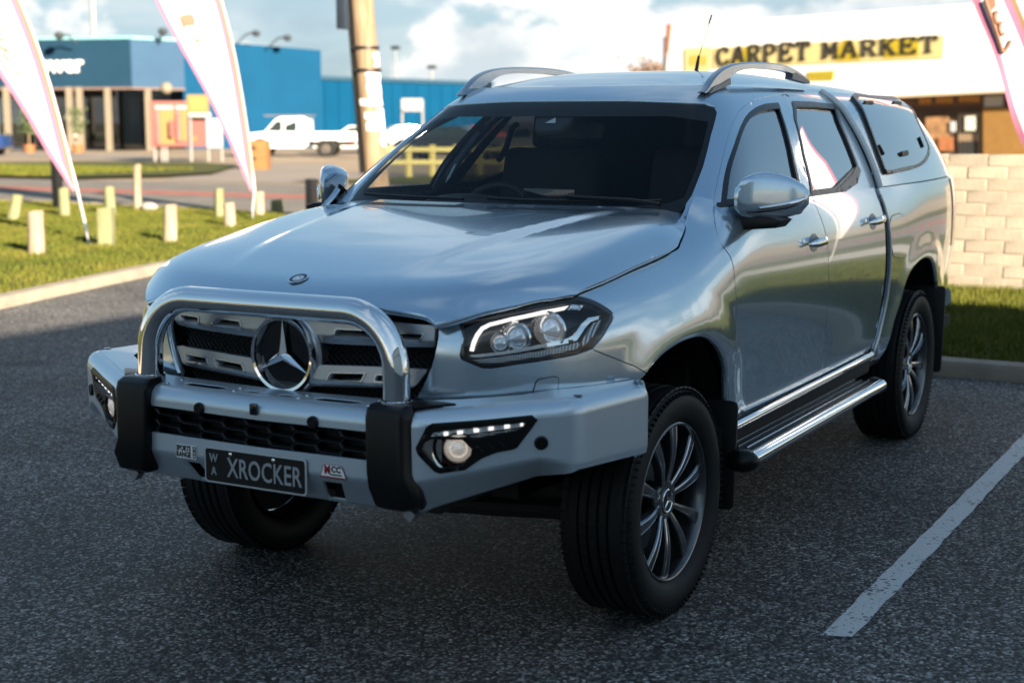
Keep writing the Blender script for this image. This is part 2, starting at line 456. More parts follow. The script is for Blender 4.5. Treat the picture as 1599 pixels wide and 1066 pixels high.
def make_glass(name, tint, f0=.04, power=5.0):
    """thin sheet glass: tinted see-through plus mirror reflection that grows towards grazing view"""
    m_ = bpy.data.materials.new(name); m_.use_nodes = True; nt = m_.node_tree; N = nt.nodes; L = nt.links; N.clear(); MAT[name] = m_
    o = N.new('ShaderNodeOutputMaterial'); mx = N.new('ShaderNodeMixShader'); t = N.new('ShaderNodeBsdfTransparent'); g = N.new('ShaderNodeBsdfGlossy'); f = N.new('ShaderNodeLayerWeight'); f.inputs['Blend'].default_value = .5
    tc = N.new('ShaderNodeTexCoord'); n = N.new('ShaderNodeTexNoise'); n.inputs['Scale'].default_value = 5; L.new(tc.outputs['Object'], n.inputs[0])
    r = N.new('ShaderNodeMapRange'); L.new(n.outputs[0], r.inputs[0]); r.inputs[3].default_value = .0; r.inputs[4].default_value = .006; L.new(r.outputs[0], g.inputs['Roughness'])
    g.inputs['Color'].default_value = (1, 1, 1, 1); t.inputs[0].default_value = (*tint, 1)
    p = N.new('ShaderNodeMath'); p.operation = 'POWER'; L.new(f.outputs['Facing'], p.inputs[0]); p.inputs[1].default_value = power
    a = N.new('ShaderNodeMath'); a.operation = 'MULTIPLY_ADD'; L.new(p.outputs[0], a.inputs[0]); a.inputs[1].default_value = 1-f0; a.inputs[2].default_value = f0
    L.new(a.outputs[0], mx.inputs[0]); L.new(t.outputs[0], mx.inputs[1]); L.new(g.outputs[0], mx.inputs[2]); L.new(mx.outputs[0], o.inputs[0])
    return m_
WSGLASS = make_glass('windscreen_glass', (.90, .93, .93), .018, 6.0)
SIDEGLASS = make_glass('privacy_glass', (.80, .84, .84), .24, 2.0)
REARGLASS = make_glass('dark_privacy_glass', (.06, .07, .08), .30, 2.0)
LENS = make_glass('clear_lens', (.93, .95, .96), .04)
SHOPGLASS = make_glass('shop_glass', (.35, .37, .36), .08)

def make_asphalt(name, lo, hi, scale=110., blotch=.25):
    m_, nt, b = nodes_of(name); L = nt.links; N = nt.nodes
    tc = N.new('ShaderNodeTexCoord')
    v = N.new('ShaderNodeTexVoronoi'); v.inputs['Scale'].default_value = scale; L.new(tc.outputs['Object'], v.inputs['Vector'])
    bw = N.new('ShaderNodeRGBToBW'); L.new(v.outputs['Color'], bw.inputs[0])
    pw = N.new('ShaderNodeMath'); pw.operation = 'POWER'; L.new(bw.outputs[0], pw.inputs[0]); pw.inputs[1].default_value = 3.9
    n = N.new('ShaderNodeTexNoise'); n.inputs['Scale'].default_value = .9; n.inputs['Detail'].default_value = 8; n.inputs['Roughness'].default_value = .65; L.new(tc.outputs['Object'], n.inputs[0])
    r = N.new('ShaderNodeMapRange'); L.new(n.outputs[0], r.inputs[0]); r.inputs[1].default_value = .3; r.inputs[2].default_value = .7; r.inputs[3].default_value = 1-blotch; r.inputs[4].default_value = 1+blotch
    mx = N.new('ShaderNodeMix'); mx.data_type = 'RGBA'; L.new(pw.outputs[0], mx.inputs[0]); mx.inputs[6].default_value = (*lo, 1); mx.inputs[7].default_value = (*hi, 1)
    s = N.new('ShaderNodeVectorMath'); s.operation = 'SCALE'; L.new(mx.outputs[2], s.inputs[0]); L.new(r.outputs[0], s.inputs['Scale']); L.new(s.outputs[0], b.inputs['Base Color'])
    st = N.new('ShaderNodeTexNoise'); st.inputs['Scale'].default_value = 1.7; st.inputs['Detail'].default_value = 3; L.new(tc.outputs['Object'], st.inputs[0])
    sr_ = N.new('ShaderNodeMapRange'); sr_.interpolation_type = 'SMOOTHSTEP'; L.new(st.outputs[0], sr_.inputs[0]); sr_.inputs[1].default_value = .62; sr_.inputs[2].default_value = .74; sr_.inputs[3].default_value = 1; sr_.inputs[4].default_value = .62
    s2 = N.new('ShaderNodeVectorMath'); s2.operation = 'SCALE'; L.new(s.outputs[0], s2.inputs[0]); L.new(sr_.outputs[0], s2.inputs['Scale']); L.new(s2.outputs[0], b.inputs['Base Color'])
    b.inputs['Roughness'].default_value = .72; b.inputs['Specular IOR Level'].default_value = .35
    v2 = N.new('ShaderNodeTexVoronoi'); v2.inputs['Scale'].default_value = scale; L.new(tc.outputs['Object'], v2.inputs['Vector'])
    bp = N.new('ShaderNodeBump'); bp.inputs['Strength'].default_value = .9; bp.inputs['Distance'].default_value = .006; bp.invert = True; L.new(v2.outputs['Distance'], bp.inputs['Height']); L.new(bp.outputs[0], b.inputs['Normal'])
    return m_
ASPHALT = make_asphalt('asphalt', (.020, .0198, .0195), (.62, .60, .57), 100., .4)
ROADMAT = make_asphalt('old_road', (.15, .135, .115), (.36, .32, .27), 60., .2)
CONC = mat('concrete', (.34, .31, .27), .85, noise=.18, nscale=3, bump=.3, bscale=60)
KERB = mat('kerb_concrete', (.25, .215, .17), .85, noise=.22, nscale=5, bump=.4, bscale=50)
def make_grassmat(name, a, b_, c):
    m_, nt, b = nodes_of(name); L = nt.links; N = nt.nodes
    tc = N.new('ShaderNodeTexCoord')
    n = N.new('ShaderNodeTexNoise'); n.inputs['Scale'].default_value = 1.1; n.inputs['Detail'].default_value = 9; n.inputs['Roughness'].default_value = .7; L.new(tc.outputs['Object'], n.inputs[0])
    cr = N.new('ShaderNodeValToRGB'); L.new(n.outputs[0], cr.inputs[0]); e = cr.color_ramp.elements
    e[0].position = .34; e[0].color = (*a, 1); e[1].position = .72; e[1].color = (*c, 1); k = e.new(.52); k.color = (*b_, 1)
    L.new(cr.outputs[0], b.inputs['Base Color']); b.inputs['Roughness'].default_value = .75; b.inputs['Specular IOR Level'].default_value = .2
    return m_
GRASS = make_grassmat('grass', (.050, .070, .007), (.090, .100, .012), (.17, .14, .03))
GRASSBASE = make_grassmat('grass_soil', (.045, .052, .010), (.065, .070, .012), (.12, .095, .03))
# ================================================================== THE UTILITY
CAR = empty('utility_vehicle', (0, 0, 0), 0, 'silver dual cab utility with chrome hoop bull bar and matching canopy', 'utility')
# ---- lower shell: a plan curve (reference height 1.0 m) pushed in or out along its normal by a table over height
CPA = [(-.4, -.868), (-.2, -.883), (0, -.887), (.2, -.883), (.4, -.868), (.52, -.845), (.62, -.805), (.70, -.745), (.77, -.655), (.82, -.55), (.858, -.42), (.885, -.27),
       (.903, -.1), (.913, .1), (.918, .35), (.922, .7), (.926, 1.1), (.928, 1.6), (.928, 2.1), (.927, 2.6), (.922, 3.0), (.912, 3.35), (.893, 3.7),
       (.865, 4.0), (.835, 4.2), (.78, 4.34), (.66, 4.41), (.4, 4.44), (0, 4.45)]
cpa = np.array(CPA); _s = np.concatenate([[0], np.cumsum(np.hypot(*np.diff(cpa, axis=0).T))]); _s -= _s[2]
PLAN = nspline(_s, cpa)
def s_of_y(y): return float(np.interp(y, cpa[2:24, 1], _s[2:24]))
ZN = np.array([.38, .48, .56, .64, .72, .82, .92, 1.00, 1.06, 1.12, 1.17, 1.22, 1.27, 1.32, 1.38])
T_DOOR = [-.13, -.078, -.050, -.043, -.036, -.022, -.009, -.002, 0, -.002, -.007, -.016, -.030, -.050, -.085]
STA = [
 (0.0,   [0, 0, 0, 0, 0, .004, .004, 0, -.025, -.07, -.12, -.2, -.3, -.4, -.5]),
 (.62,   [0, 0, 0, 0, .004, .010, .008, 0, -.025, -.07, -.12, -.2, -.3, -.4, -.5]),
 (.90,   [0, 0, 0, 0, .004, .012, .010, 0, -.028, -.075, -.13, -.2, -.3, -.4, -.5]),
 (s_of_y(-.5), [-.02, -.01, 0, .0, .004, .010, .008, 0, -.026, -.075, -.14, -.22, -.32, -.42, -.5]),
 (s_of_y(-.2), [-.06, -.04, -.02, -.01, -.002, .004, .004, 0, -.018, -.060, -.120, -.20, -.3, -.4, -.5]),
 (s_of_y(.1),  [-.11, -.06, -.035, -.02, -.010, -.002, .001, 0, -.009, -.038, -.082, -.15, -.24, -.34, -.45]),
 (s_of_y(.32), [-.13, -.075, -.045, -.036, -.026, -.012, -.004, 0, -.003, -.014, -.036, -.074, -.130, -.20, -.29]),
 (s_of_y(.48), [-.13, -.078, -.050, -.042, -.034, -.020, -.008, -.001, -.001, -.004, -.013, -.030, -.056, -.090, -.14]),
 (s_of_y(.65), T_DOOR), (s_of_y(1.0), T_DOOR), (s_of_y(1.6), T_DOOR), (s_of_y(2.2), T_DOOR), (s_of_y(2.6), T_DOOR),
 (s_of_y(3.15), [-.10, -.06, -.040, -.030, -.020, -.010, -.003, 0, 0, -.001, -.004, -.009, -.017, -.030, -.05]),
 (s_of_y(3.7), [-.10, -.06, -.040, -.030, -.022, -.012, -.004, 0, 0, -.001, -.004, -.010, -.018, -.030, -.05]),
 (s_of_y(4.2), [-.10, -.06, -.040, -.030, -.022, -.012, -.004, 0, 0, -.001, -.004, -.010, -.018, -.030, -.05]),
 (float(_s[-1]), [-.10, -.06, -.040, -.030, -.022, -.012, -.004, 0, 0, -.001, -.004, -.010, -.018, -.030, -.05])]
_st = np.array([q[0] for q in STA]); _tab = np.array([q[1] for q in STA])
OFFZ = nspline(ZN, _tab.T)                      # z -> row over stations
def off_tab(s, z):
    rows = OFFZ(z)                              # (n, stations)
    # cubic (Hermite, finite difference slopes) along s
    s = np.clip(s, _st[0], _st[-1]); i = np.clip(np.searchsorted(_st, s)-1, 0, len(_st)-2)
    h = _st[i+1]-_st[i]; t = (s-_st[i])/h; k = np.arange(len(s))
    y0, y1 = rows[k, i], rows[k, i+1]
    im, ip = np.maximum(i-1, 0), np.minimum(i+2, len(_st)-1)
    ym, yp = rows[k, im], rows[k, ip]
    m0 = (y1-ym)/np.maximum(_st[i+1]-_st[im], 1e-6)*h; m1 = (yp-y0)/np.maximum(_st[ip]-_st[i], 1e-6)*h
    return (2*t**3-3*t**2+1)*y0+(t**3-2*t**2+t)*m0+(-2*t**3+3*t**2)*y1+(t**3-t**2)*m1
FLARE = []            # arch edges as (y, z) points; the skin swells towards them
def SA(s, z, flare=True, inset=0.0):
    s = np.asarray(s, float); z = np.asarray(z, float)*np.ones_like(s); sg = np.where(s < 0, -1., 1.); a = np.abs(s)
    C = PLAN(a); e = 1e-3; T = PLAN(a+e)-PLAN(a-e); T /= np.linalg.norm(T, axis=-1, keepdims=True)
    Nx, Ny = T[..., 1], -T[..., 0]
    off = off_tab(a, z)-inset
    if flare:
        for A_ in FLARE:
            d = np.sqrt(np.min((C[..., 1][..., None]-A_[:, 0])**2+(z[..., None]-A_[:, 1])**2, axis=-1))
            ins = in_poly(C[..., 1], z, A_)
            f = .013*sstep(.15, .01, np.where(ins, 0, d))
            off = off+np.where(C[..., 0] > .5, f, 0)
    return np.stack([sg*(C[..., 0]+Nx*off), C[..., 1]+Ny*off, z], -1)
RA_F, RA_S = ((.3, 2.2), (.45, 1.36)), ((1.0, 6.1), (.42, 1.36))
def pa(pts, rng_=RA_S): return px_to_surf(SA, pts, *rng_)

# ---- greenhouse shell: belt curve (z 1.31) ruled to a top curve (z 1.69), curling in towards the roof
BELT = [(-.3, .362), (0, .352), (.3, .362), (.5, .388), (.62, .415), (.70, .445), (.77, .487), (.82, .54), (.848, .62), (.862, .76), (.868, 1.0), (.874, 1.5), (.873, 1.9), (.870, 2.2), (.866, 2.40)]
TOPC = [(-.3, .93), (0, .918), (.3, .93), (.45, .952), (.53, .975), (.575, 1.0), (.605, 1.04), (.627, 1.10), (.642, 1.18), (.654, 1.30), (.664, 1.45), (.672, 1.70), (.672, 1.95), (.668, 2.2), (.663, 2.40)]
_b = np.array(BELT); _t = np.array(TOPC); _u = np.concatenate([[0], np.cumsum(np.hypot(*np.diff(_b, axis=0).T))]); _u -= _u[1]
FB, FT = nspline(_u, _b), nspline(_u, _t)
UEND = float(_u[-1])
def SB(u, z):
    u = np.asarray(u, float); z = np.asarray(z, float)*np.ones_like(u); sg = np.where(u < 0, -1., 1.); a = np.abs(u)
    t = ((z-1.31)/.38)[..., None]
    C = FB(a)*(1-t)+FT(a)*t
    e = 1e-3; T = (FB(a+e)-FB(a-e))*(1-t)+(FT(a+e)-FT(a-e))*t; T /= np.linalg.norm(T, axis=-1, keepdims=True)
    tt = np.clip(t[..., 0], 0, 1.15)
    side = sstep(.45, .9, a)
    off = (.016*side+.004)*4*tt*(1-np.minimum(tt, 1)) - .055*np.square(np.maximum(0, z-1.665)/.09)
    return np.stack([sg*(C[..., 0]+T[..., 1]*off), C[..., 1]-T[..., 0]*off, z], -1)
RB = ((.02, UEND), (1.26, 1.76))
def pb(pts): return px_to_surf(SB, pts, *RB)
ZROOF = 1.755

# ---- bonnet: height over (x, y)
_xf = np.linspace(0, .9, 60)
def front_y(x):                                # bonnet front edge in plan
    return np.interp(np.abs(x), [0, .2, .4, .5, .6, .68, .75, .80, .835, .87], [-.905, -.90, -.875, -.85, -.805, -.745, -.665, -.575, -.47, -.36])
_fy = nspline([0, .2, .4, .5, .6, .68, .75, .80, .85], [-.905, -.90, -.875, -.85, -.805, -.745, -.665, -.575, -.47])
ZCEN = nspline([-.95, -.8, -.6, -.3, 0, .2, .4, .55], [1.120, 1.154, 1.200, 1.246, 1.280, 1.298, 1.313, 1.322])
ZEDGE = nspline([-.95, -.57, -.3, 0, .2, .4], [1.06, 1.098, 1.118, 1.148, 1.178, 1.225])
XEDGE = nspline([-.95, -.57, -.3, 0, .2, .4], [.66, .800, .848, .862, .858, .80])
def SH(x, y):
    x = np.asarray(x, float); y = np.asarray(y, float); a = np.abs(x)
    zc, ze, xe = ZCEN(y), ZEDGE(y), XEDGE(y)
    q = np.clip(a/xe, 0, 1.25)
    tq = sstep(-.45, .30, y); c2 = .07-.03*tq; pq = 9+5*tq
    z = zc-(zc-ze)*(c2*q**2+(1-c2)*q**pq)
    # raised centre between two creases that run together towards the star
    xc = .30+.24*(y+.85)/1.2
    z = z+.010*sstep(.034, -.034, a-xc)*sstep(-.85, -.30, y)*(1-.5*sstep(.1, .35, y))
    d = y-_fy(np.minimum(a, .85))
    z = z-.070/(1+np.exp(np.clip((d-.006)/.030, -30, 30)))
    return np.stack([x, y, z], -1)
def ph(pts): return px_to_surf(SH, pts, (-.2, .92), (-.95, .5))
def sym(right):                                # right half outline (starts and ends on the centre line) -> whole
    return list(right)+[(-a, b) for a, b in right[::-1] if abs(a) > 1e-6]

shut = ph([(1073, 333), (1071, 356), (1062, 379), (1052, 391), (1003, 412.6), (950, 437), (901, 462)])
front = ph([(868, 468), (811, 478), (755, 489), (719, 498), (681, 505)])
gr_top = smooth_poly(ph([(676, 502), (664, 493.5), (635, 488), (604, 484)]), False, 3)+[(.15, -.893), (0, -.896)]
hood_r = [(0, .350), (.3, .362), (.5, .388), (.62, .412), (.70, .43)]+smooth_poly(shut, False, 3)+smooth_poly(front, False, 3)+gr_top
hood = trimmed('bonnet', SH, sym(hood_r), PAINT, CAR, step=.016, depth=.02, gap=.0025)

# ---- front wings
HL_OUT = [(901, 462), (924, 468.5), (943, 478), (956, 488), (957.5, 496.6), (950, 511), (941, 526), (926, 544)]
HL_LOW = [(901, 553), (868, 559.5), (811, 568), (770, 574.5), (753, 574.5), (742, 570), (720, 560.5), (718.5, 554)]
HL_IN = [(724, 527.5), (720, 511), (716, 498)]
SHUTPX = [(950, 437), (1003, 412.6), (1052, 391.6), (1062, 379), (1071, 356), (1074, 333)]
ARCHF = [(1010, 583), (1020, 566.7), (1041, 545.7), (1069, 528), (1097, 521), (1118, 531.7), (1132, 556), (1137, 588), (1138, 627), (1139, 655)]
CUTF = [(1115, 312), (1115.7, 345), (1125, 379), (1142, 405), (1147.6, 443), (1149.5, 488), (1147, 563), (1144, 619), (1145, 662)]
ARCHR = [(1372, 561), (1384, 543), (1397, 500), (1407, 470), (1414, 443), (1424, 420), (1439.5, 403), (1452, 400), (1459.5, 410), (1464.5, 443), (1466, 480)]
for px_ in (ARCHF, ARCHR):
    q_ = smooth_poly(px_to_surf(lambda s, z: SA(s, z, False), px_, *RA_S), False, 6); w_ = SA(np.array([a for a, b in q_]), np.array([b for a, b in q_]), False)
    yz = [(float(p[1]), float(p[2])) for p in w_]
    FLARE.append(np.array(yz+[(yz[-1][0]-.01, .38), (yz[0][0]+.01, .38)]))
cutF = smooth_poly(pa(CUTF), False, 4)
archF = smooth_poly(pa(ARCHF), False, 4)
hl_out = smooth_poly(pa(HL_OUT, ((.5, 2.4), (.5, 1.36))), False, 4)
shutA = smooth_poly(pa(SHUTPX), False, 4)
seam = pa([(929, 547), (965, 561), (992, 572)], ((.7, 2.4), (.5, 1.36)))
top_back = pa([(1082, 302)])
fender_o = hl_out+seam+archF+[(cutF[-1][0]-.03, cutF[-1][1]-.03)]+cutF[::-1]+top_back+shutA[::-1]
trimmed('front_wing', SA, fender_o, PAINT, CAR, step=.020, depth=.02, both=True, gap=.0022)

# ---- nose panel around grille and headlights
hl_low = pa(HL_LOW, ((.3, 2.4), (.5, 1.3))); hl_in = pa(HL_IN, ((.3, 2.2), (.5, 1.3)))
edgeG = pa([(683, 507), (684, 525), (677, 560), (665, 592), (650, 622)], ((.15, 1.6), (.5, 1.3)))
low = [(.50, .62), (.9, .62), (1.25, .64), (s_of_y(-.42), .70)]
fascia_o = smooth_poly(edgeG[::-1], False, 3)+hl_in[::-1]+hl_low[::-1]+hl_out[-1:]+seam+archF[:1]+[(s_of_y(-.40), .78)]+low[::-1]
trimmed('nose_panel', SA, fascia_o, PAINT, CAR, step=.018, depth=.03, both=True, gap=.0022)
wf = rounded(pa([(838, 593), (866, 588), (872, 591), (868, 622), (829, 625)], ((.3, 2.4), (.5, 1.3))), .012, 4)
NOSE = [c for c in CAR.children if c.name.startswith('nose_panel')]
TRIM = mat('black_trim', (.008, .008, .009), .28, noise=.15, nscale=30)
for S_p, nm in ((NOSE[0], 'washer_flap'),):
    g0 = trimmed('flap_gap', SA, shrink(wf, -.0025), TRIM, NOSE[0], step=.02, depth=0, lift=.0012); g1 = trimmed(nm, SA, wf, PAINT, NOSE[0], step=.015, depth=0, lift=.002)
    mirror_x(g0).parent = NOSE[-1]; mirror_x(g1).parent = NOSE[-1]
# inner skin behind the wing's rear top corner
trimmed('wing_inner', SA, [(s_of_y(.22), 1.08), (s_of_y(.46), 1.08), (s_of_y(.47), 1.30), (s_of_y(.36), 1.30)], PAINT, CAR, step=.03, depth=0, lift=-.003, both=True)

# ---- windscreen, pillars, roof
WS_R = [(1117, 166.5), (1120.5, 172.6), (1110.6, 210), (1098, 260), (1080.5, 305), (1071.5, 318)]
ws_edge = pb(WS_R)
ws_top = pb([(1060, 158.5), (1103, 161)])
zt0 = 1.700
ws_half = [(0, 1.285), (.45, 1.287), (ws_edge[-1][0]-.06, 1.291), (ws_edge[-1][0]-.02, 1.297)]+ws_edge[::-1]+ws_top[::-1]+[(.25, zt0-.001), (0, zt0)]
DOORTOP = [(1115, 308), (1125, 260), (1137.6, 210), (1147.6, 185), (1162.7, 165), (1185, 154), (1218, 147.6), (1255, 145.6), (1290, 148.5), (1303, 152.5), (1310, 163), (1317, 177), (1339, 222), (1354, 262), (1369, 308)]
dtop = pb(DOORTOP)
dtop_s = smooth_poly(dtop, False, 4)
half = [(0, ZROOF), (.4, ZROOF), (UEND, ZROOF), (UEND, 1.30), (dtop[-1][0]+.012, 1.30)]+dtop_s[::-1]+[(dtop[0][0], 1.285), (ws_edge[-1][0], 1.285)]+ws_edge[::-1]+ws_top[::-1]+[(.25, zt0-.001), (0, zt0)]
trimmed('cab_frame', SB, half, PAINT, CAR, step=.018, depth=.012, both=True)
trimmed('windscreen', SB, sym(ws_half), WSGLASS, CAR, step=.03, depth=0, lift=-.004)
# painted corner behind the wing top, so that no gap opens at the pillar foot
trimmed('pillar_foot', SB, [(ws_edge[-1][0]-.03, 1.20), (dtop[0][0]+.03, 1.20), (dtop[0][0]+.01, 1.35), (ws_edge[-1][0]+.01, 1.35)], PAINT, CAR, step=.03, depth=0, lift=-.003, both=True)
# black frit border on the inside of the glass
ws_in = [(0, 1.315), (.5, 1.318), (ws_edge[-1][0]-.065, 1.335)]+[(a-.028, b) for a, b in ws_edge[::-1][1:-2]]+[(ws_edge[1][0]-.045, ws_edge[1][1]-.035), (ws_top[0][0]-.02, zt0-.058), (.2, zt0-.058), (0, zt0-.058)]
trimmed('windscreen_border', SB, sym(ws_half), DARK, CAR, holes=[sym(ws_in)], step=.03, depth=0, lift=-.010)
_uu = np.linspace(0, UEND, 120); _re = SB(_uu, np.full(120, ZROOF))
_k = int(np.argmax(_re[:, 1] > 1.25)); XS = lambda y: np.interp(y, _re[_k:, 1], _re[_k:, 0])
_YF = nspline(np.linspace(0, .46, 8), np.interp(np.linspace(0, .46, 8), _re[:, 0], _re[:, 1]))
HC = nspline([.9, 1.1, 1.3, 1.6, 1.9, 2.2, 2.7], [.030, .046, .062, .078, .084, .080, .066])
_XS = nspline([.9, 1.1, 1.3, 1.5, 1.8, 2.1, 2.45], [float(XS(1.25))-.03, float(XS(1.25))-.008, float(XS(1.3)), float(XS(1.5)), float(XS(1.8)), float(XS(2.1)), float(XS(2.38))])
def SR(x, y):
    x = np.asarray(x, float); y = np.asarray(y, float); a = np.abs(x)
    q = np.clip(a/_XS(y), 0, 1.0)
    d = np.maximum(y-_YF(np.minimum(a, .5)), 0)
    z = ZROOF+HC(y)*(1-q**4)*(1-np.exp(-d/.16))
    return np.stack([x, y, z], -1)
ro = [(float(p[0]), float(p[1])) for p in _re[::2]]+[(float(_re[-1, 0]), 2.405), (0, 2.405)]
trimmed('roof', SR, sym(ro), PAINT, CAR, step=.03, depth=0)
# ---- doors
CUTB = [(1273, 320), (1290, 367.6), (1293, 394), (1293, 450), (1290, 506.5), (1286.5, 555), (1279, 590)]
CUTR = [(1370, 308), (1378, 330), (1382, 355), (1383, 380), (1382, 430), (1377, 468), (1372, 500), (1364, 533), (1354, 551)]
cutB = smooth_poly(pa(CUTB), False, 4); cutR = smooth_poly(pa(CUTR), False, 4)
ZB = 1.318
doorF_o = [(cutF[0][0], ZB)]+cutF[1:]+[(cutB[-1][0], cutF[-1][1]-.004)]+cutB[::-1][1:]+[(cutB[0][0], ZB)]
doorR_o = [(cutB[0][0], ZB)]+cutB+[(cutB[-1][0], cutF[-1][1]-.004), (cutR[-1][0]-.03, cutF[-1][1]-.002)]+cutR[::-1]+[(cutR[0][0], ZB)]
doorF = trimmed('front_door', SA, doorF_o, PAINT, CAR, step=.024, depth=.02, gap=.003)
doorR = trimmed('rear_door', SA, doorR_o, PAINT, CAR, step=.024, depth=.02, gap=.003)
WF = [(1127, 318), (1132.6, 275), (1142.6, 240), (1157.6, 197.7), (1172.7, 175), (1192.7, 165), (1215, 162.6), (1219, 175), (1230, 210), (1240, 253), (1252, 313)]
WR = [(1236.5, 160), (1270, 161), (1303, 165), (1313, 195), (1328, 230), (1341, 265), (1330, 275), (1305, 300), (1286, 311), (1268, 313), (1265, 290), (1253, 240), (1240, 185)]
SPLITB = [(1221.5, 149), (1226, 163), (1240, 207), (1255, 263), (1266, 308)]
splitB = pb(SPLITB)
wF = pb(WF); wR = pb(WR)
k = int(np.argmin([abs(a-splitB[0][0]) for a, b in dtop_s[:45]]))
# door frames (upper doors) on the greenhouse shell
iS = min(range(len(dtop_s)), key=lambda i: abs(dtop_s[i][0]-splitB[0][0])+abs(dtop_s[i][1]-splitB[0][1]))
frF = [(dtop_s[0][0], 1.30)]+dtop_s[:iS]+splitB+[(splitB[-1][0]+.004, 1.30)]
frR = splitB[::-1]+dtop_s[iS+1:]+[(dtop_s[-1][0], 1.30), (splitB[-1][0]+.008, 1.30)]
wF_low = [(wF[0][0], 1.335), (wF[-1][0], 1.335)]
holeF = [(wF[0][0], 1.318)]+smooth_poly(wF[:7], False, 4)+wF[7:-1]+[(wF[-1][0]+.0, 1.318)]
holeR = rounded([(a, max(b, 1.318)) for a, b in wR], .025, 4)
fF = trimmed('door_frame', SB, frF, PAINT, doorF, holes=[holeF], step=.018, depth=.012, gap=.0018)
fR = trimmed('door_frame', SB, frR, PAINT, doorR, holes=[holeR], step=.018, depth=.012, gap=.0018)
# rubber run channels and glass
TRIM = mat('black_trim', (.008, .008, .009), .28, noise=.15, nscale=30)
cF = trimmed('window_seal', SB, shrink(holeF, -.004), TRIM, doorF, holes=[shrink(holeF, .020)], step=.02, depth=.01, lift=.003)
cR = trimmed('window_seal', SB, shrink(holeR, -.004), TRIM, doorR, holes=[shrink(holeR, .020)], step=.02, depth=.01, lift=.003)
gF = trimmed('window', SB, shrink(holeF, .004), SIDEGLASS, doorF, step=.05, depth=0, lift=-.008)
gR = trimmed('window', SB, shrink(holeR, .004), REARGLASS, doorR, step=.05, depth=0, lift=-.008)
# black B pillar cover
bp_o = [(wF[-5][0]+.012, wF[-5][1]-.01), (splitB[0][0]-.02, wF[-5][1]-.01)]
# belt mouldings
def belt(name, u0, u1, z0, z1, parent, lift=.006):
    return trimmed(name, SB, [(u0, z0), (u1, z0), (u1, z1), (u0, z1)], TRIM, parent, step=.03, depth=.012, lift=lift)
bmF = belt('belt_moulding', dtop_s[0][0]+.015, splitB[-1][0]-.002, 1.298, 1.326, doorF)
lowR = sorted(wR, key=lambda q: q[1])
b3, b2, b1 = wR[7], wR[8], wR[9]; bt = wR[6]; bt2 = wR[5]
bmR = trimmed('belt_moulding', SB, [(splitB[-1][0]+.004, 1.298), (b3[0]+.02, 1.300), (bt[0]+.035, bt[1]-.035), (bt2[0]+.012, bt2[1]-.005), (bt2[0]-.012, bt2[1]+.02), (bt[0], bt[1]+.006), (b3[0], max(b3[1], 1.318)+.006), (splitB[-1][0]+.004, 1.328)], TRIM, doorR, step=.03, depth=.012, lift=.006)
# handles: a flat patch darkened for the scoop's shade and a chrome grip
def handle(px, parent):
    (s0, z0), = pa([px])
    n = 26; out = []
    for k in range(n):
        t = 2*pi*k/n; out.append((s0+.055*cos(t), z0+.036*sin(t)))
    trimmed('handle_shade_patch', SA, out, mat('recess_shade', (.30, .33, .36), .4, .6, noise=.1), parent, step=.02, depth=0, lift=.0012)
    P = []
    for k in range(11):
        t = -1+2*k/10; q = SA(np.array([s0+t*.105]), np.array([z0+.004+.006*t]))[0]; nn = surf_normals(SA, np.array([s0]), np.array([z0]))[0]
        P.append(q+nn*(.012+.030*(1-abs(t)**3)))
    mb = MB(); mb.tube(P, [.006+.0115*(1-abs(-1+2*k/10)**4) for k in range(11)], 12, flat=.55); h_ = mb.build('door_handle', CHROME, parent)
    return h_
handle((1271, 379), doorF); handle((1363, 346), doorR)
def mirror_tree(o):
    c = mirror_x(o)
    for ch in list(o.children):
        g = mirror_x(ch); g.parent = c
    return c
mirror_tree(doorF); mirror_tree(doorR)

# ---- tray side (bed)
BEDF = [(1375, 303), (1388, 345), (1391.5, 400), (1389, 440), (1383, 480), (1374, 520), (1366, 545), (1360, 562)]
bedF = smooth_poly(pa(BEDF), False, 4); archR = smooth_poly(pa(ARCHR), False, 4)
SR_ = float(_s[-1])
zsp = 1.312
bed_o = [(bedF[0][0], zsp)]+bedF[1:]+archR+[(archR[-1][0]+.03, .58), (s_of_y(4.2), .56), (SR_, .56), (SR_, zsp)]
bed = trimmed('tray_side', SA, bed_o, PAINT, CAR, step=.03, depth=.02, gap=.002)
fo = smooth_poly(pa([(1391, 341), (1400, 335), (1408, 336), (1414, 348), (1420.5, 375), (1419, 393), (1413, 401), (1400, 402), (1394, 395), (1390, 362)]), True, 3)
ring = trimmed('fuel_door_gap', SA, shrink(fo, -.004), TRIM, bed, holes=[fo], step=.02, depth=0, lift=.0012)
trimmed('fuel_door', SA, fo, PAINT, bed, step=.02, depth=0, lift=.002)
mirror_tree(bed)

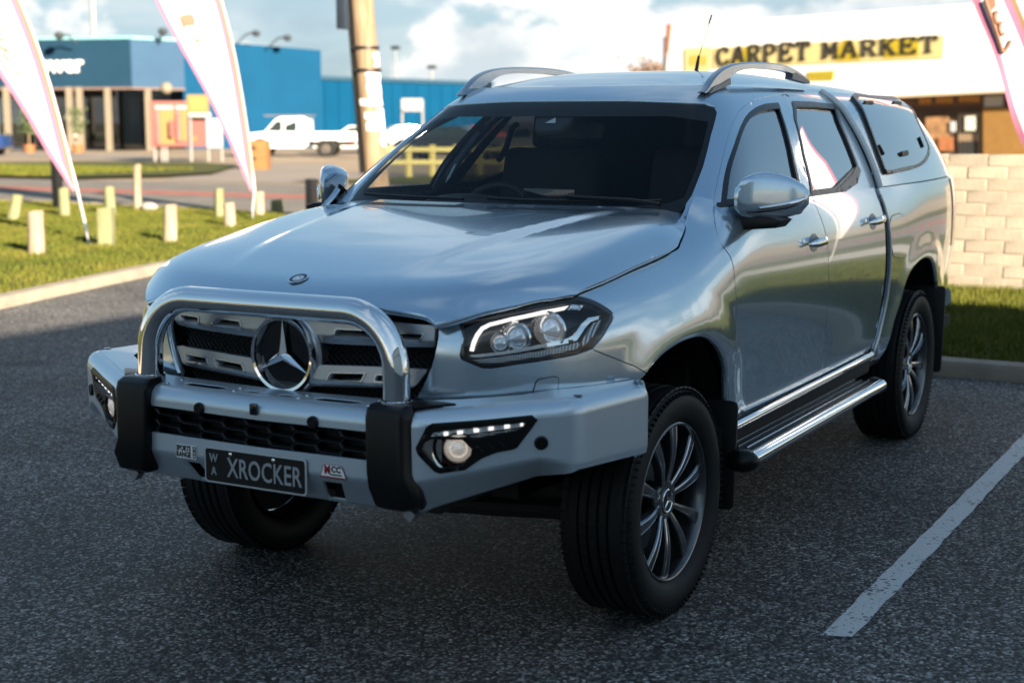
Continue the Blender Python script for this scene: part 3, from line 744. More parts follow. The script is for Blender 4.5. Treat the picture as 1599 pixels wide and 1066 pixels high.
# ---- canopy over the tray
CB = [(.888, 2.415), (.892, 2.7), (.892, 3.0), (.884, 3.4), (.862, 3.75), (.832, 4.02), (.80, 4.18), (.755, 4.28), (.66, 4.35), (.4, 4.385), (0, 4.39)]
CT = [(.684, 2.415), (.690, 2.7), (.690, 3.0), (.678, 3.35), (.660, 3.62), (.635, 3.82), (.60, 3.94), (.55, 4.01), (.46, 4.05), (.28, 4.07), (0, 4.075)]
_cb, _ct = np.array(CB), np.array(CT); _cu = np.concatenate([[0], np.cumsum(np.hypot(*np.diff(_cb, axis=0).T))])
FCB, FCT = nspline(_cu, _cb), nspline(_cu, _ct); CUE = float(_cu[-1])
def SC(u, z):
    u = np.asarray(u, float); z = np.asarray(z, float)*np.ones_like(u)
    t = ((z-1.31)/.39)[..., None]; C = FCB(u)*(1-t)+FCT(u)*t
    e = 1e-3; T = (FCB(u+e)-FCB(u-e))*(1-t)+(FCT(u+e)-FCT(u-e))*t; T /= np.linalg.norm(T, axis=-1, keepdims=True)
    tt = np.clip(t[..., 0], 0, 1)
    off = .030*4*tt*(1-tt)*.8-.065*np.square(np.maximum(0, z-1.655)/.09)
    return np.stack([C[..., 0]+T[..., 1]*off, C[..., 1]-T[..., 0]*off, z], -1)
def pc(pts): return px_to_surf(SC, pts, (0, 2.1), (1.29, 1.76))
ZC = 1.75
CWIN = [(1333, 156.4), (1370, 156.6), (1406, 157), (1416, 164), (1427, 185), (1440.5, 215), (1447, 232), (1443, 248), (1430, 259), (1405, 265), (1384, 269), (1377, 261), (1360.5, 215)]
cw = smooth_poly(pc(CWIN), True, 3)
can = trimmed('canopy', SC, [(0, zsp+.004), (CUE, zsp+.004), (CUE, ZC), (0, ZC)], PAINT, CAR, step=.025, depth=.012)
trimmed('canopy_window', SC, cw, REARGLASS, can, step=.02, depth=0, lift=.012)
trimmed('window_seal', SC, shrink(cw, -.010), TRIM, can, holes=[shrink(cw, .006)], step=.02, depth=.012, lift=.014)
def hinge(px0, px1, w):
    (a, b), (c, d) = pc([px0, px1])
    P = [SC(np.array([a+(c-a)*k/4]), np.array([b+(d-b)*k/4]))[0]+surf_normals(SC, np.array([a]), np.array([b]))[0]*.016 for k in range(5)]
    MB().tube(P, w, 8, flat=.6).build('window_catch', BLACK, can)
hinge((1347, 164), (1360, 165), .009); hinge((1392, 164), (1404, 165), .009)
hinge((1367, 229), (1375, 244), .008); hinge((1431, 217), (1437, 232), .008); hinge((1402, 243), (1412, 241), .014)
hp = np.linspace(0, CUE, 60); ce = SC(hp, np.full(60, ZC))
HC2 = nspline([2.4, 2.8, 3.2, 3.5, 3.8, 4.1], [.064, .062, .052, .036, .018, .004])
_cxs = nspline([2.4, 3.0, 3.4, 3.7, 3.95], [float(np.interp(y, ce[:30, 1], ce[:30, 0])) for y in (2.43, 3.0, 3.4, 3.7, 3.85)])
YB = float(ce[-1, 1])
def SCR(x, y):
    x = np.asarray(x, float); y = np.asarray(y, float)
    q = np.clip(np.abs(x)/np.maximum(_cxs(y), .3), 0, 1)
    z = ZC+HC2(y)*(1-q**4)*(1-np.exp(-np.maximum(YB+.0-y, 0)/.14))
    return np.stack([x, y, z], -1)
co = [(0, 2.415)]+[(float(p[0]), float(p[1])) for p in ce[::2]]+[(0, YB)]
crf = trimmed('canopy_roof', SCR, sym(co), PAINT, CAR, step=.04, depth=.01)
mirror_tree(can)
# seal between cab and canopy, its colour paled to stand for a sun reflection
SEAL = mat('seal_highlight', (.80, .81, .80), .30, .2, coat=.4, noise=.06)
zz = np.linspace(1.31, 1.752, 26); Pa = SB(np.full(26, UEND), zz); Pb = SC(np.zeros(26), zz)
s_ = MB().tube([tuple(p) for p in (Pa*.45+Pb*.55+np.array([.004, .004, 0]))], .015, 10, flat=.8, up=(1, 0, 0)).build('cab_seal', SEAL, CAR); mirror_x(s_)
P = [SA(np.array([bedF[i][0]-.007]), np.array([bedF[i][1]]))[0]+np.array([-.001, 0, 0]) for i in range(0, len(bedF), 2)]
s_ = MB().tube(P, .0075, 8).build('tray_seal', SEAL, CAR); mirror_x(s_)
# tail lamps and rear bumper corner
tl = trimmed('tail_lamp', SA, [(s_of_y(4.25), .92), (s_of_y(4.25)+.20, .92), (s_of_y(4.25)+.20, 1.30), (s_of_y(4.25), 1.30)], mat('tail_red', (.35, .01, .012), .12, coat=.6, noise=.1), CAR, step=.03, depth=0, lift=.006); mirror_x(tl)
rb = MB().tube([(.0, 4.50, .60), (.5, 4.49, .60), (.66, 4.45, .60), (.74, 4.40, .60), (.775, 4.34, .60)], .055, 14, flat=.5).build('rear_bumper', PAINT, CAR)
mirror_x(rb)
# black liners behind the gaps and inside the arches
def liner(name, S, o, d, mt=DARK, step=.05):
    q = trimmed(name, S, o, mt, CAR, step=step, depth=0, lift=-d); mirror_x(q); return q
SAin = lambda s, z: SA(s, z, False)
liner('inner_panel', SAin, [(s_of_y(.62), .50), (s_of_y(2.6), .50), (s_of_y(2.6), 1.30), (s_of_y(.62), 1.30)], .035)
def arch_liner(yc, name):
    mb = MB()
    prof = [(.565, .85), (.56, .70), (.555, .45)]
    mb.lathe([(r, x) for r, x in prof], 'x', (0, yc, .40), 40, a0=.02, a1=pi-.45)
    q = mb.build(name, DARK, CAR)
    m2 = MB(); m2.lathe([(.555, .452), (.02, .450)], 'x', (0, yc, .40), 40, a0=.02, a1=pi-.45); m2.build('arch_inner_wall', DARK, CAR)
    mirror_x(q); mirror_x([c for c in CAR.children if c.name.startswith('arch_inner_wall')][-1])
arch_liner(0.0, 'arch_liner'); arch_liner(3.15, 'arch_liner')
# arch lips: the rolled inner edge
def lip(arch, name):
    P = [SA(np.array([a]), np.array([b]))[0]+np.array([-.014, 0, 0]) for a, b in arch[3:]]
    q = MB().tube(P, .012, 8).build(name, PAINT, CAR); mirror_x(q)
lip(archF, 'arch_lip'); lip(archR, 'arch_lip')
# floor pan, chassis
ub = MB(); ub.box((0, 2.4, .47), (1.62, 3.8, .06)); ub.box((.42, 2.0, .46), (.10, 4.6, .12)); ub.box((-.42, 2.0, .46), (.10, 4.6, .12))
ub.box((0, .0, .36), (1.3, .12, .10)); ub.box((0, 3.15, .38), (1.4, .12, .12)); ub.box((0, -.45, .47), (.9, .6, .03))
ub.tube([(-.6, -.1, .33), (-.3, -.2, .33), (0, -.15, .30), (.3, -.2, .33), (.6, -.1, .33)], .03, 8)
ub.sphere((.05, .02, .34), (.14, .16, .11)); ub.sphere((.1, 3.15, .36), (.16, .18, .15))
ub.tube([(.5, .1, .45), (.62, .05, .62), (.60, .05, .9)], .04, 10); ub.tube([(-.5, .1, .45), (-.62, .05, .62), (-.60, .05, .9)], .04, 10)
ub.build('underbody', DARK, CAR)
# engine bay block so that nothing shines through the grille or arches
MB().box((0, -.30, .78), (1.0, .9, .55)).build('engine_bay', DARK, CAR)
fw = MB().box((0, .42, .86), (1.52, .04, .72)).build('firewall', DARK, CAR)
bulk = MB().prism([(-.82, .5), (.82, .5), (.84, 1.31), (.62, 1.69), (.56, 1.73), (-.56, 1.73), (-.62, 1.69), (-.84, 1.31)], 'y', 2.385, 2.40)
cb_m = bulk.build('cab_back', DARK, CAR)
# ================================================================== GRILLE
def SG(x, z):
    x = np.asarray(x, float); z = np.asarray(z, float)*np.ones_like(x)
    y = -.872+.16*x*x+.35*np.abs(x)**4+.10*(z-.92)
    return np.stack([x, y, z], -1)
def pg(pts, yo=0.0): return px_to_surf(lambda a, b: SG(a, b)+np.array([0, yo, 0]), pts, (-.6, .65), (.70, 1.15))
GO = pg([(683, 507), (685, 525), (678, 560), (665, 594), (648, 626)])
gout = [(0, 1.085), (.30, 1.083), (.42, 1.072)]+GO+[(GO[-1][0]-.04, .775), (0, .775)]
grille = trimmed('grille', SG, sym(gout), DARK, CAR, step=.05, depth=0, lift=-.07)
# diamond mesh: one joined part
gm = MB()
pol = np.array(sym(gout))
def mesh_line(x0, z0, dx, dz):
    L = math.hypot(dx, dz); n = int(L/.02); run = []
    for k in range(n+1):
        x, z = x0+dx*k/n, z0+dz*k/n
        if in_poly(np.array([x]), np.array([z]), pol)[0]: run.append(tuple(SG(np.array([x]), np.array([z]))[0]+np.array([0, .022, 0])))
        else:
            if len(run) > 1: gm.tube(run, .0026, 4, caps=False)
            run = []
    if len(run) > 1: gm.tube(run, .0026, 4, caps=False)
for k in range(-46, 47):
    x = k*.0215
    mesh_line(x-.16, .76, .34, .34*.92); mesh_line(x+.16, .76, -.34, .34*.92)
WIRE = mat('mesh_black', (.014, .014, .015), .35, noise=.2)
g_ = gm.build('grille_mesh', WIRE, grille, weld=False); g_['kind'] = 'stuff'
# louvres, with their slots as real openings
LOUV = mat('louvre_silver', (.40, .42, .45), .33, .75, coat=.2, noise=.04, nscale=20)
def louvre(pxo, slots, sgn_list=(1, -1)):
    o = pg(pxo, -.02); hs = [pg(s, -.02) for s in slots]
    zl = min(b for a, b in o)
    def S2(a, b):
        P = SG(a, b); P[..., 1] -= .006+.020*sstep(zl-.004, zl+.030, P[..., 2]+.0*P[..., 0]); return P
    q = trimmed('louvre', S2, rounded(o, .012), LOUV, grille, holes=[rounded(h, .006) for h in hs], step=.02, depth=.035)
    for h in hs:
        trimmed('slot_rim', S2, rounded(shrink(h, -.005), .008), mat('bright_edge', (.42, .44, .46), .25, .9, noise=.05), q, holes=[rounded(h, .006)], step=.02, depth=.006, lift=.0025)
    c = mirror_x(q)
    for ch in list(q.children):
        m2 = mirror_x(ch); m2.parent = c
louvre([(470, 492), (520, 496.5), (600, 501), (681, 508), (679, 543), (600, 541), (505, 537), (488, 531)],
       [[(527, 514), (572, 516), (583, 528), (523, 526.5)], [(614, 520), (662, 521.5), (655, 532), (614, 531)]])
louvre([(501, 569), (560, 571), (600, 572.5), (670, 576), (646, 606), (560, 605), (474, 604)],
       [[(518, 582), (571, 583), (565, 594), (513, 592.5)], [(590, 585), (641, 586.5), (636, 596.5), (587, 594)]])
# star badge: ring, dark disc, three-pointed star
SY, SZ = -.905, .925
ring = MB().lathe([(.113, -.012), (.117, 0), (.115, .03), (.097, .03), (.1005, .002), (.104, -.010)], 'y', (0, SY, SZ), 64, close=True).build('emblem_ring', CHROME, grille)
MB().lathe([(.128, .055), (.128, .02), (.122, .012), (.114, .012), (.114, .055)], 'y', (0, SY, SZ), 64).build('emblem_bezel', SATIN, grille)
MB().disc((0, SY+.012, SZ), .112, 'y', 48).build('emblem_disc', GLOSSBLACK, grille)
def star(r, w, dep, c, R=None, name='emblem_star', parent=None, mt=CHROME):
    bm = MB(); tips = []
    pts = []
    for k in range(3):
        a = pi/2+k*2*pi/3; pts.append((r*cos(a), r*sin(a))); a2 = a+pi/3; pts.append((w*cos(a2), w*sin(a2)))
    apex = Vector((0, -dep, 0)); out = []
    for i in range(6):
        a, b = pts[i], pts[(i+1) % 6]
        tri = [Vector((a[0], 0, a[1])), Vector((b[0], 0, b[1])), apex]
        if R is not None: tri = [R @ t for t in tri]
        bm.face([t+Vector(c) for t in tri])
    return bm.build(name, mt, parent, ang=0)
star(.106, .0165, .014, (0, SY-.002, SZ), parent=grille)

# badge on the bonnet
bz = float(SH(np.array([0.]), np.array([-.822]))[0, 2]); nb = surf_normals(SH, np.array([0.]), np.array([-.822]))[0]
Rb = Vector(nb).to_track_quat('Z', 'Y').to_matrix(); c0 = Vector((0, -.822, bz))
def badge(r0, r1, h, mt, name):
    m_ = MB(); m_.lathe([(r0, h-.001), (r0, h), (max(r1, .0005), h)], 'z', (0, 0, 0), 36)
    q = m_.build(name, mt, hood); q.matrix_basis = Matrix.Translation(c0) @ Rb.to_4x4(); return q
badge(.032, .028, .0045, CHROME, 'badge_rim'); badge(.0285, .018, .0035, mat('badge_blue', (.015, .022, .045), .25, noise=.1), 'badge_ring'); badge(.0185, 0, .0038, mat('badge_silver', (.70, .73, .76), .35, .5, noise=.03), 'badge_centre')
R_ = (Rb @ Matrix(((1, 0, 0), (0, 0, 1), (0, -1, 0))).to_3x3())
st_ = star(.017, .003, .003, (0, 0, 0), name='badge_star', parent=hood, mt=CHROME); st_.matrix_basis = Matrix.Translation(c0+Vector(nb)*.004) @ (Rb @ Matrix.Rotation(-pi/2, 3, 'X')).to_4x4()

# ================================================================== HEADLIGHTS
RHL = ((.3, 2.3), (.6, 1.3))
hl_all = hl_in[::-1]+smooth_poly(pa([(716, 498), (755, 489), (811, 478), (868, 467.5), (901, 462)], RHL), False, 2)+hl_out[1:]+hl_low
hl_all = hl_all[3:]+hl_all[:3]
HLBLACK = mat('lamp_black', (.008, .008, .009), .22, noise=.1)
hl = trimmed('headlight', SA, hl_all, HLBLACK, CAR, step=.02, depth=0, lift=-.065)
def hlp(name, px, mt, lift, depth=.008, rnd=0.0, step=.012, sm=0, holes=()):
    o = pa(px, RHL)
    if sm: o = smooth_poly(o, True, sm)
    if rnd: o = rounded(o, rnd)
    return trimmed(name, SA, o, mt, hl, step=step, depth=depth, lift=lift, holes=holes)
trimmed('lamp_surround', SA, hl_all, TRIM, hl, holes=[shrink(hl_all, .009)], step=.02, depth=.03, lift=-.004)
LED = mat('daylight_strip', (.9, .9, .9), .3, noise=.02, emit=(1, .90, .80), estr=.28)
hlp('daylight_strip', [(732, 548), (736, 532), (742, 519), (751, 507.5), (765, 500.5), (800, 491.5), (850, 480.5), (893, 472.5), (889, 476.5), (850, 485), (800, 495.5), (767, 504.5), (755, 511.5), (747, 524), (741, 540), (739, 549)], LED, -.016, .012)
hlp('strip_chrome', [(896, 471), (919, 471), (912, 478), (893, 477.5)], CHROME, -.016, .01)
hlp('lamp_divider', [(731, 556), (790, 549), (850, 537), (893, 527), (904, 520), (915, 502), (925, 492), (945, 489), (943, 494), (929, 499), (920, 510), (908, 530), (897, 534.5), (850, 543), (790, 554), (735, 560)], CHROME, -.020, .014)
RIB = nodes_of('indicator_ribs')
def _rib():
    m_, nt, b = RIB; L = nt.links; N = nt.nodes
    tc = N.new('ShaderNodeTexCoord'); w = N.new('ShaderNodeTexWave'); w.bands_direction = 'X'; w.inputs['Scale'].default_value = 60; L.new(tc.outputs['Object'], w.inputs[0])
    w2 = N.new('ShaderNodeTexWave'); w2.bands_direction = 'Z'; w2.inputs['Scale'].default_value = 60; L.new(tc.outputs['Object'], w2.inputs[0])
    mn = N.new('ShaderNodeMath'); mn.operation = 'MULTIPLY'; L.new(w.outputs[1], mn.inputs[0]); L.new(w2.outputs[1], mn.inputs[1])
    bp = N.new('ShaderNodeBump'); bp.inputs['Strength'].default_value = 1; bp.inputs['Distance'].default_value = .004; L.new(mn.outputs[0], bp.inputs['Height']); L.new(bp.outputs[0], b.inputs['Normal'])
    b.inputs['Base Color'].default_value = (.55, .56, .57, 1); b.inputs['Metallic'].default_value = .9; b.inputs['Roughness'].default_value = .12
    return m_
RIBM = _rib()
hlp('indicator', [(737, 562), (800, 555), (850, 547), (893, 538), (905, 534), (910, 537), (903, 545), (868, 553), (811, 562), (770, 568), (752, 568)], RIBM, -.010, .0)
hlp('corner_lens', [(913, 533), (924, 512), (932, 502), (944, 497), (941, 508), (930, 526), (916, 541)], RIBM, -.014, 0)
def proj_lamp(px, r, name, bright):
    (s0, z0), = pa([px], RHL); p = SA(np.array([s0]), np.array([z0]))[0]; n = surf_normals(SA, np.array([s0]), np.array([z0]))[0]
    d = Vector((.10, -1, .0)).normalized(); c = Vector(p)-Vector(n)*.045
    Rq = (-d).to_track_quat('Z', 'Y').to_matrix().to_4x4()
    m1 = MB(); m1.lathe([(r*1.25, .0), (r*1.18, -.006), (r*1.02, .0), (r*.9, .03), (r*.3, .045)], 'z', (0, 0, 0), 28); q = m1.build('lamp_bowl', CHROME, hl); q.matrix_basis = Matrix.Translation(c) @ Rq
    m2 = MB(); m2.lathe([(r*1.0, .010), (r*.96, -.006), (r*.80, -.020), (r*.5, -.031), (.0005, -.036)], 'z', (0, 0, 0), 28)
    q2 = m2.build(name, mat('lamp_lens', (.8, .82, .85), .06, .6, noise=.05) if not bright else mat('lamp_lens_lit', (.8, .82, .85), .05, .75, noise=.05, emit=(1, .94, .86), estr=.02), hl); q2.matrix_basis = Matrix.Translation(c) @ Rq
proj_lamp((868, 508), .046, 'lamp_projector', True)
proj_lamp((812, 523), .040, 'lamp_projector', False); proj_lamp((786, 533), .026, 'lamp_projector', False)
trimmed('lens', SA, shrink(hl_all, .003), LENS, hl, step=.02, depth=0, lift=.0)
hl2 = mirror_x(hl)
for ch in list(hl.children):
    q = mirror_x(ch)
    if ch.matrix_basis != Matrix():          # parts placed by a matrix: mirror that as well
        q.data = ch.data; q.matrix_basis = Matrix.Diagonal((-1, 1, 1, 1)) @ ch.matrix_basis
    q.parent = hl2

# ================================================================== BULL BAR
bp_pts = rounded([(-.3, -1.046), (0, -1.046), (.46, -1.042), (.555, -1.034), (.93, -.795), (.958, -.335)], .05, 6)
bp_arr = np.array(bp_pts); bp_arr = bp_arr[bp_arr[:, 0] > -.29]; _a = np.concatenate([[0], np.cumsum(np.hypot(*np.diff(bp_arr, axis=0).T))])
_i0 = float(np.interp(0, bp_arr[:, 0], _a)); _a -= _i0; AEND = float(_a[-1])
A_CORNER = float(_a[np.argmin(np.abs(bp_arr[:, 0]-.925)+np.abs(bp_arr[:, 1]+.79))]); A_BUF = .555
_fx = lambda a: np.stack([np.interp(a, _a, bp_arr[:, 0]), np.interp(a, _a, bp_arr[:, 1])], -1)
zt = lambda a: np.interp(a, [0, .5, A_CORNER, AEND], [.815, .820, .853, .836])
zc_ = lambda a: np.interp(a, [0, .5, A_CORNER-.10, A_CORNER, AEND], [.602, .606, .682, .668, .640])
zb_ = lambda a: np.interp(a, [0, .45, .55, A_CORNER-.05, A_CORNER+.02, AEND], [.520, .520, .518, .632, .652, .618])
ch_ = lambda a: np.interp(a, [0, .5, A_CORNER-.10, A_CORNER-.01, AEND], [.060, .070, .090, .004, .004])
def bar_prof(a):
    """profile stations: list of (inset, z, b) with b in metres along the profile"""
    t, c, b, h = zt(a), zc_(a), zb_(a), ch_(a)
    return [(.046+0*a, t, .154+0*a), (.040+0*a, t-.0005, .160+0*a), (.020+0*a, t-.006, .180+0*a), (.006+0*a, t-.020, .200+0*a), (0*a, t-.042, .222+0*a), (0*a, c+.010, .430+0*a), (h*.08, c, .440+0*a), (h, b, .54+0*a), (h+.03, b-.004, .57+0*a), (h+.035, b+.001, .575+0*a)]
def SW(a, b):
    a = np.asarray(a, float); b = -np.asarray(b, float)*np.ones_like(a); s = np.abs(a); sg = np.where(a < 0, -1., 1.)
    C = _fx(s); e = .012; T = _fx(s+e)-_fx(np.maximum(s-e, -_i0)); T /= np.linalg.norm(T, axis=-1, keepdims=True)
    st = bar_prof(s); d = np.zeros_like(s); z = np.zeros_like(s)
    for i in range(len(st)-1):
        lo, hi = st[i][2], st[i+1][2]; m_ = (b >= lo) if i else (b > -9)
        t = np.clip((b-lo)/(hi-lo), 0 if i else -9, 9)
        dd = st[i][0]+(st[i+1][0]-st[i][0])*t; zz = st[i][1]+(st[i+1][1]-st[i][1])*t
        d = np.where(m_, dd, d); z = np.where(m_, zz, z)
    N = np.stack([-T[..., 1], T[..., 0]], -1)      # inwards
    xy = C+N*d[..., None]
    return np.stack([sg*xy[..., 0], xy[..., 1], z], -1)
RW = ((.0, AEND), (-.575, -.156))
def pw(pts): return px_to_surf(SW, pts, *RW)
def zb_to_b(a, z):  # parameter b on the front face for a height
    t, c = float(zt(a))-.042, float(zc_(a))+.010
    return -(.222+(t-z)/(t-c)*(.430-.222))
opening = [(-.44, zb_to_b(.44, .756)), (.44, zb_to_b(.44, .756)), (.44, zb_to_b(.44, .672)), (-.44, zb_to_b(.44, .672))]
FOG = [(651, 699), (667, 667), (675, 662.5), (760, 656.5), (830, 649.5), (838, 655), (826, 672), (806, 698), (800, 700.5), (775, 705), (752, 714), (726, 732), (688, 737.5), (680, 735), (654, 708)]
fog = pw(FOG)
slotR = pw([(503, 750.5), (533.5, 754.5), (543, 785), (519, 781.5), (511.5, 776.5)])
hol = [opening, fog, [(-a, b) for a, b in fog], slotR, [(-a, b) for a, b in slotR]]
bar_o = [(-AEND, -.155), (AEND, -.155), (AEND, -.572), (-AEND, -.572)]
bar = trimmed('bull_bar', SW, bar_o, BARPAINT, CAR, holes=hol, step=.016, depth=.012)
# top plate
_fa = np.linspace(0, AEND, 60); _fp = SW(_fa, np.full(60, -.155))
def STOP(x, y):
    x = np.asarray(x, float); y = np.asarray(y, float); d = (np.abs(x)[..., None]-_fp[:, 0])**2+(y[..., None]-_fp[:, 1])**2
    w = 1/(d+.002)**2; z = (w*_fp[:, 2]).sum(-1)/w.sum(-1); return np.stack([x, y, z+.0005+.06*np.clip(-.985-y, -.14, 0)*-1*sstep(.9, .3, np.abs(x))], -1)
tslot = [[(.16, -.972), (.19, -.988), (.30, -.986), (.335, -.970), (.31, -.957), (.19, -.957)], [(.03, -.972), (.045, -.98), (.08, -.98), (.095, -.972), (.08, -.964), (.045, -.964)]]
th = tslot+[[(-x, y) for x, y in q] for q in tslot]
top_r = [(float(p[0]), float(p[1])) for p in _fp]+[(.90, -.335), (.875, -.42), (.83, -.58), (.74, -.76), (.60, -.86), (.45, -.905), (0, -.915)]
trimmed('bar_top', STOP, sym(top_r), BARPAINT, bar, holes=th, step=.02, depth=.002)
# lower insert: black hexagon pattern behind the opening
hx = MB()
for col in range(-5, 6):
    for row in range(-2, 3):
        cx = col*.086; cz = .713+row*.034+(.017 if col % 2 else 0)
        out = [(cx-.050, cz), (cx-.036, cz+.017), (cx+.036, cz+.017), (cx+.050, cz), (cx+.036, cz-.017), (cx-.036, cz-.017)]
        if cz > .775 or cz < .655: continue
        inn = [(cx+(x-cx)*.88, cz+(z-cz)*.74) for x, z in out]
        out = [(x, min(max(z, .664), .764)) for x, z in out]; inn = [(x, min(max(z, .666), .762)) for x, z in inn]
        for i in range(6):
            j = (i+1) % 6
            hx.face([(out[i][0], -1.030, out[i][1]), (out[j][0], -1.030, out[j][1]), (inn[j][0], -1.034, inn[j][1]), (inn[i][0], -1.034, inn[i][1])])
            hx.face([(inn[i][0], -1.034, inn[i][1]), (inn[j][0], -1.034, inn[j][1]), (inn[j][0], -1.00, inn[j][1]), (inn[i][0], -1.00, inn[i][1])])
MB().box((0, -.972, .806), (.82, .09, .004)).build('plate_shade', DARK, bar)  # dark sheet added so the top plate's slots read as shade
hx.build('lower_grille', POLYBLACK, bar, ang=20)
MB().box((0, -.985, .70), (.96, .01, .20)).build('lower_grille_back', DARK, bar)
for s in (-1, 1): MB().box((s*.29, -.93, .575), (.16, .02, .10)).build('slot_back', DARK, bar)
MB().box((0, -.94, .66), (.9, .06, .16)).build('bar_channel', DARK, bar)
# chrome hoop
def arc(cx, cz, r, a0, a1, n): return [(cx+r*cos(a0+(a1-a0)*k/n), cz+r*sin(a0+(a1-a0)*k/n)) for k in range(n+1)]
hp = [(.458, .80), (.456, .90)]+arc(.456-.165, .918, .165, 0, pi/2, 14)
hp = hp+[(-x, z) for x, z in hp[::-1]]
hoop = MB().tube([(x, -.985+(z-.8)*.03, z) for x, z in hp], .0390, 28, up=(0, 1, 0)).build('hoop', CHROME, bar)
for s in (-1, 1):
    MB().lathe([(.044, .0), (.047, .004), (.047, .02), (.0425, .022)], 'z', (s*.458, -.985, .822), 28).build('hoop_collar', CHROME, bar)
# black buffers wrapped round the bar at the hoop feet
def buffer():
    m_ = MB()
    # cross sections down the buffer: (z, front y, x inner, x outer front, x outer back, back y)
    secs = [(.838, -1.02, .412, .505, .515, -.99), (.836, -1.045, .406, .518, .530, -1.01), (.824, -1.064, .404, .524, .538, -1.022), (.80, -1.071, .404, .526, .540, -1.026), (.645, -1.072, .406, .527, .542, -1.026), (.60, -1.071, .412, .545, .560, -1.024), (.552, -1.062, .428, .530, .560, -1.015), (.540, -1.04, .434, .520, .55, -.99)]
    rings = []
    for z, yf, xi, xo, xb, yb in secs:
        pts = rounded([(xi, -.985), (xi, yf+.001), (xo, yf), (xb, yb), (xb-.015, -.96)], .014, 4)
        rings.append(m_._v([(x, y, z) for x, y in pts]))
    for A, B in zip(rings, rings[1:]):
        n = len(A)
        for i in range(n): m_.bm.faces.new([A[i], A[(i+1) % n], B[(i+1) % n], B[i]])
    m_.bm.faces.new(rings[0]); m_.bm.faces.new(rings[-1][::-1])
    return m_.build('buffer', POLYBLACK, bar, ang=40)
bf = buffer(); mirror_x(bf)
tg = MB().prism(rounded([(.41, -1.01), (.54, -1.01), (.625, -.925), (.48, -.915)], .015, 3), 'z', .826, .838, .004).build('buffer_flange', POLYBLACK, bar); mirror_x(tg)
# fog lamp units
fogo = fog
BRONZE = mat('warm_reflector', (.72, .66, .58), .12, 1.0, noise=.08, nscale=30)
fl = trimmed('fog_lamp', SW, shrink(fogo, -.004), POLYBLACK, bar, step=.02, depth=.012, lift=-.035)
fw = lambda name, px, mt, lift, depth=.01, sm=0, rnd=0: trimmed(name, SW, (rounded(pw(px), rnd) if rnd else (smooth_poly(pw(px), True, sm) if sm else pw(px))), mt, bar, step=.014, depth=depth, lift=lift)
bez_h = [pw([(671, 683), (677, 674), (822, 659), (814, 671), (742, 685), (726, 683)]), pw([(657, 703), (664, 690), (674, 685), (722, 686), (737, 701), (735, 712), (722, 726), (690, 731), (681, 729)])]
trimmed('fog_bezel', SW, shrink(fogo, -.003), POLYBLACK, bar, holes=bez_h, step=.014, depth=.03, lift=.004)
LEDF = mat('running_lamp', (.85, .88, .9), .2, .2, noise=.05, emit=(1, .97, .92), estr=.26)
LEDC = mat('running_lens', (.80, .84, .88), .25, .4, noise=.1, nscale=60)
fw('running_lens', [(672, 682.5), (678, 675), (822, 659.5), (816, 667), (726, 679)], LEDC, -.008, .008)
fw('prism_lens', [(730, 681), (814, 669.5), (806, 675), (742, 684)], RIBM, -.010, .006)
for (x0, x1, y0) in ((692, 702, 676), (713, 725, 673.5), (739, 750, 670.5), (762, 773, 667.5), (787, 798, 664.5), (812, 819, 661)):
    fw('led', [(x0+1, y0+.3), (x1-2, y0-.6), (x1-2, y0+3.8), (x0+1, y0+4.8)], LEDF, -.003, .003)
ca, cb2 = pw([(716, 701)])[0]; fc = Vector(SW(np.array([ca]), np.array([cb2]))[0]); fn = Vector(surf_normals(SW, np.array([ca]), np.array([cb2]))[0])
Rf = (-fn).to_track_quat('Z', 'Y').to_matrix().to_4x4()
def fogpart(prof, name, mt, dz=0.0, dx=0.0):
    m_ = MB(); m_.lathe(prof, 'z', (0, 0, 0), 30); q = m_.build(name, mt, bar); q.matrix_basis = Matrix.Translation(fc-fn*dz) @ Rf; return q
fogs = [fogpart([(.075, .0), (.062, .010), (.052, .028)], 'fog_reflector', BRONZE, .010), fogpart([(.047, .004), (.046, -.004), (.041, -.004), (.040, .02)], 'fog_ring', GLOSSBLACK, .012),
        fogpart([(.040, .012), (.039, .0), (.032, -.008), (.026, -.011), (.025, -.006), (.016, -.014), (.0005, -.017)], 'fog_lens', mat('fog_lit', (.85, .82, .76), .10, .55, noise=.25, nscale=120, bump=.5, bscale=160, emit=(1, .84, .70), estr=.055), .016)]
fw('fog_bowl', [(657, 703), (664, 690), (674, 685), (690, 684), (690, 731), (681, 729)], BRONZE, -.020, 0)
for px in ((782, 695), (766, 699), (748, 703)): fw('fin', [(px[0]-6, px[1]-7), (px[0]-3, px[1]-8), (px[0]+8, px[1]+1), (px[0]+4, px[1]+2)], TRIM, .009, .008)
# parking sensors, camera, bolts
def button(px, r, name, mt=POLYBLACK, h=.008):
    a, b = pw([px])[0]; c = Vector(SW(np.array([a]), np.array([b]))[0]); n = Vector(surf_normals(SW, np.array([a]), np.array([b]))[0])
    m_ = MB(); m_.lathe([(r, 0), (r*.96, h*.8), (r*.8, h), (r*.72, h*.7), (r*.55, h*.7), (r*.5, h*.85), (.0005, h*.85)], 'z', (0, 0, 0), 24)
    q = m_.build(name, mt, bar); q.matrix_basis = Matrix.Translation(c) @ n.to_track_quat('Z', 'Y').to_matrix().to_4x4(); return q
btn = [button((489, 659), .019, 'parking_sensor'), button((845, 691), .020, 'parking_sensor')]
top = []
c = Vector(STOP(np.array([.895]), np.array([-.722]))[0]); m_ = MB(); m_.lathe([(.013, 0), (.012, .003), (.0005, .0035)], 'z', (0, 0, 0), 16); q = m_.build('bolt', GLOSSBLACK, bar); q.matrix_basis = Matrix.Translation(c); top.append(q)
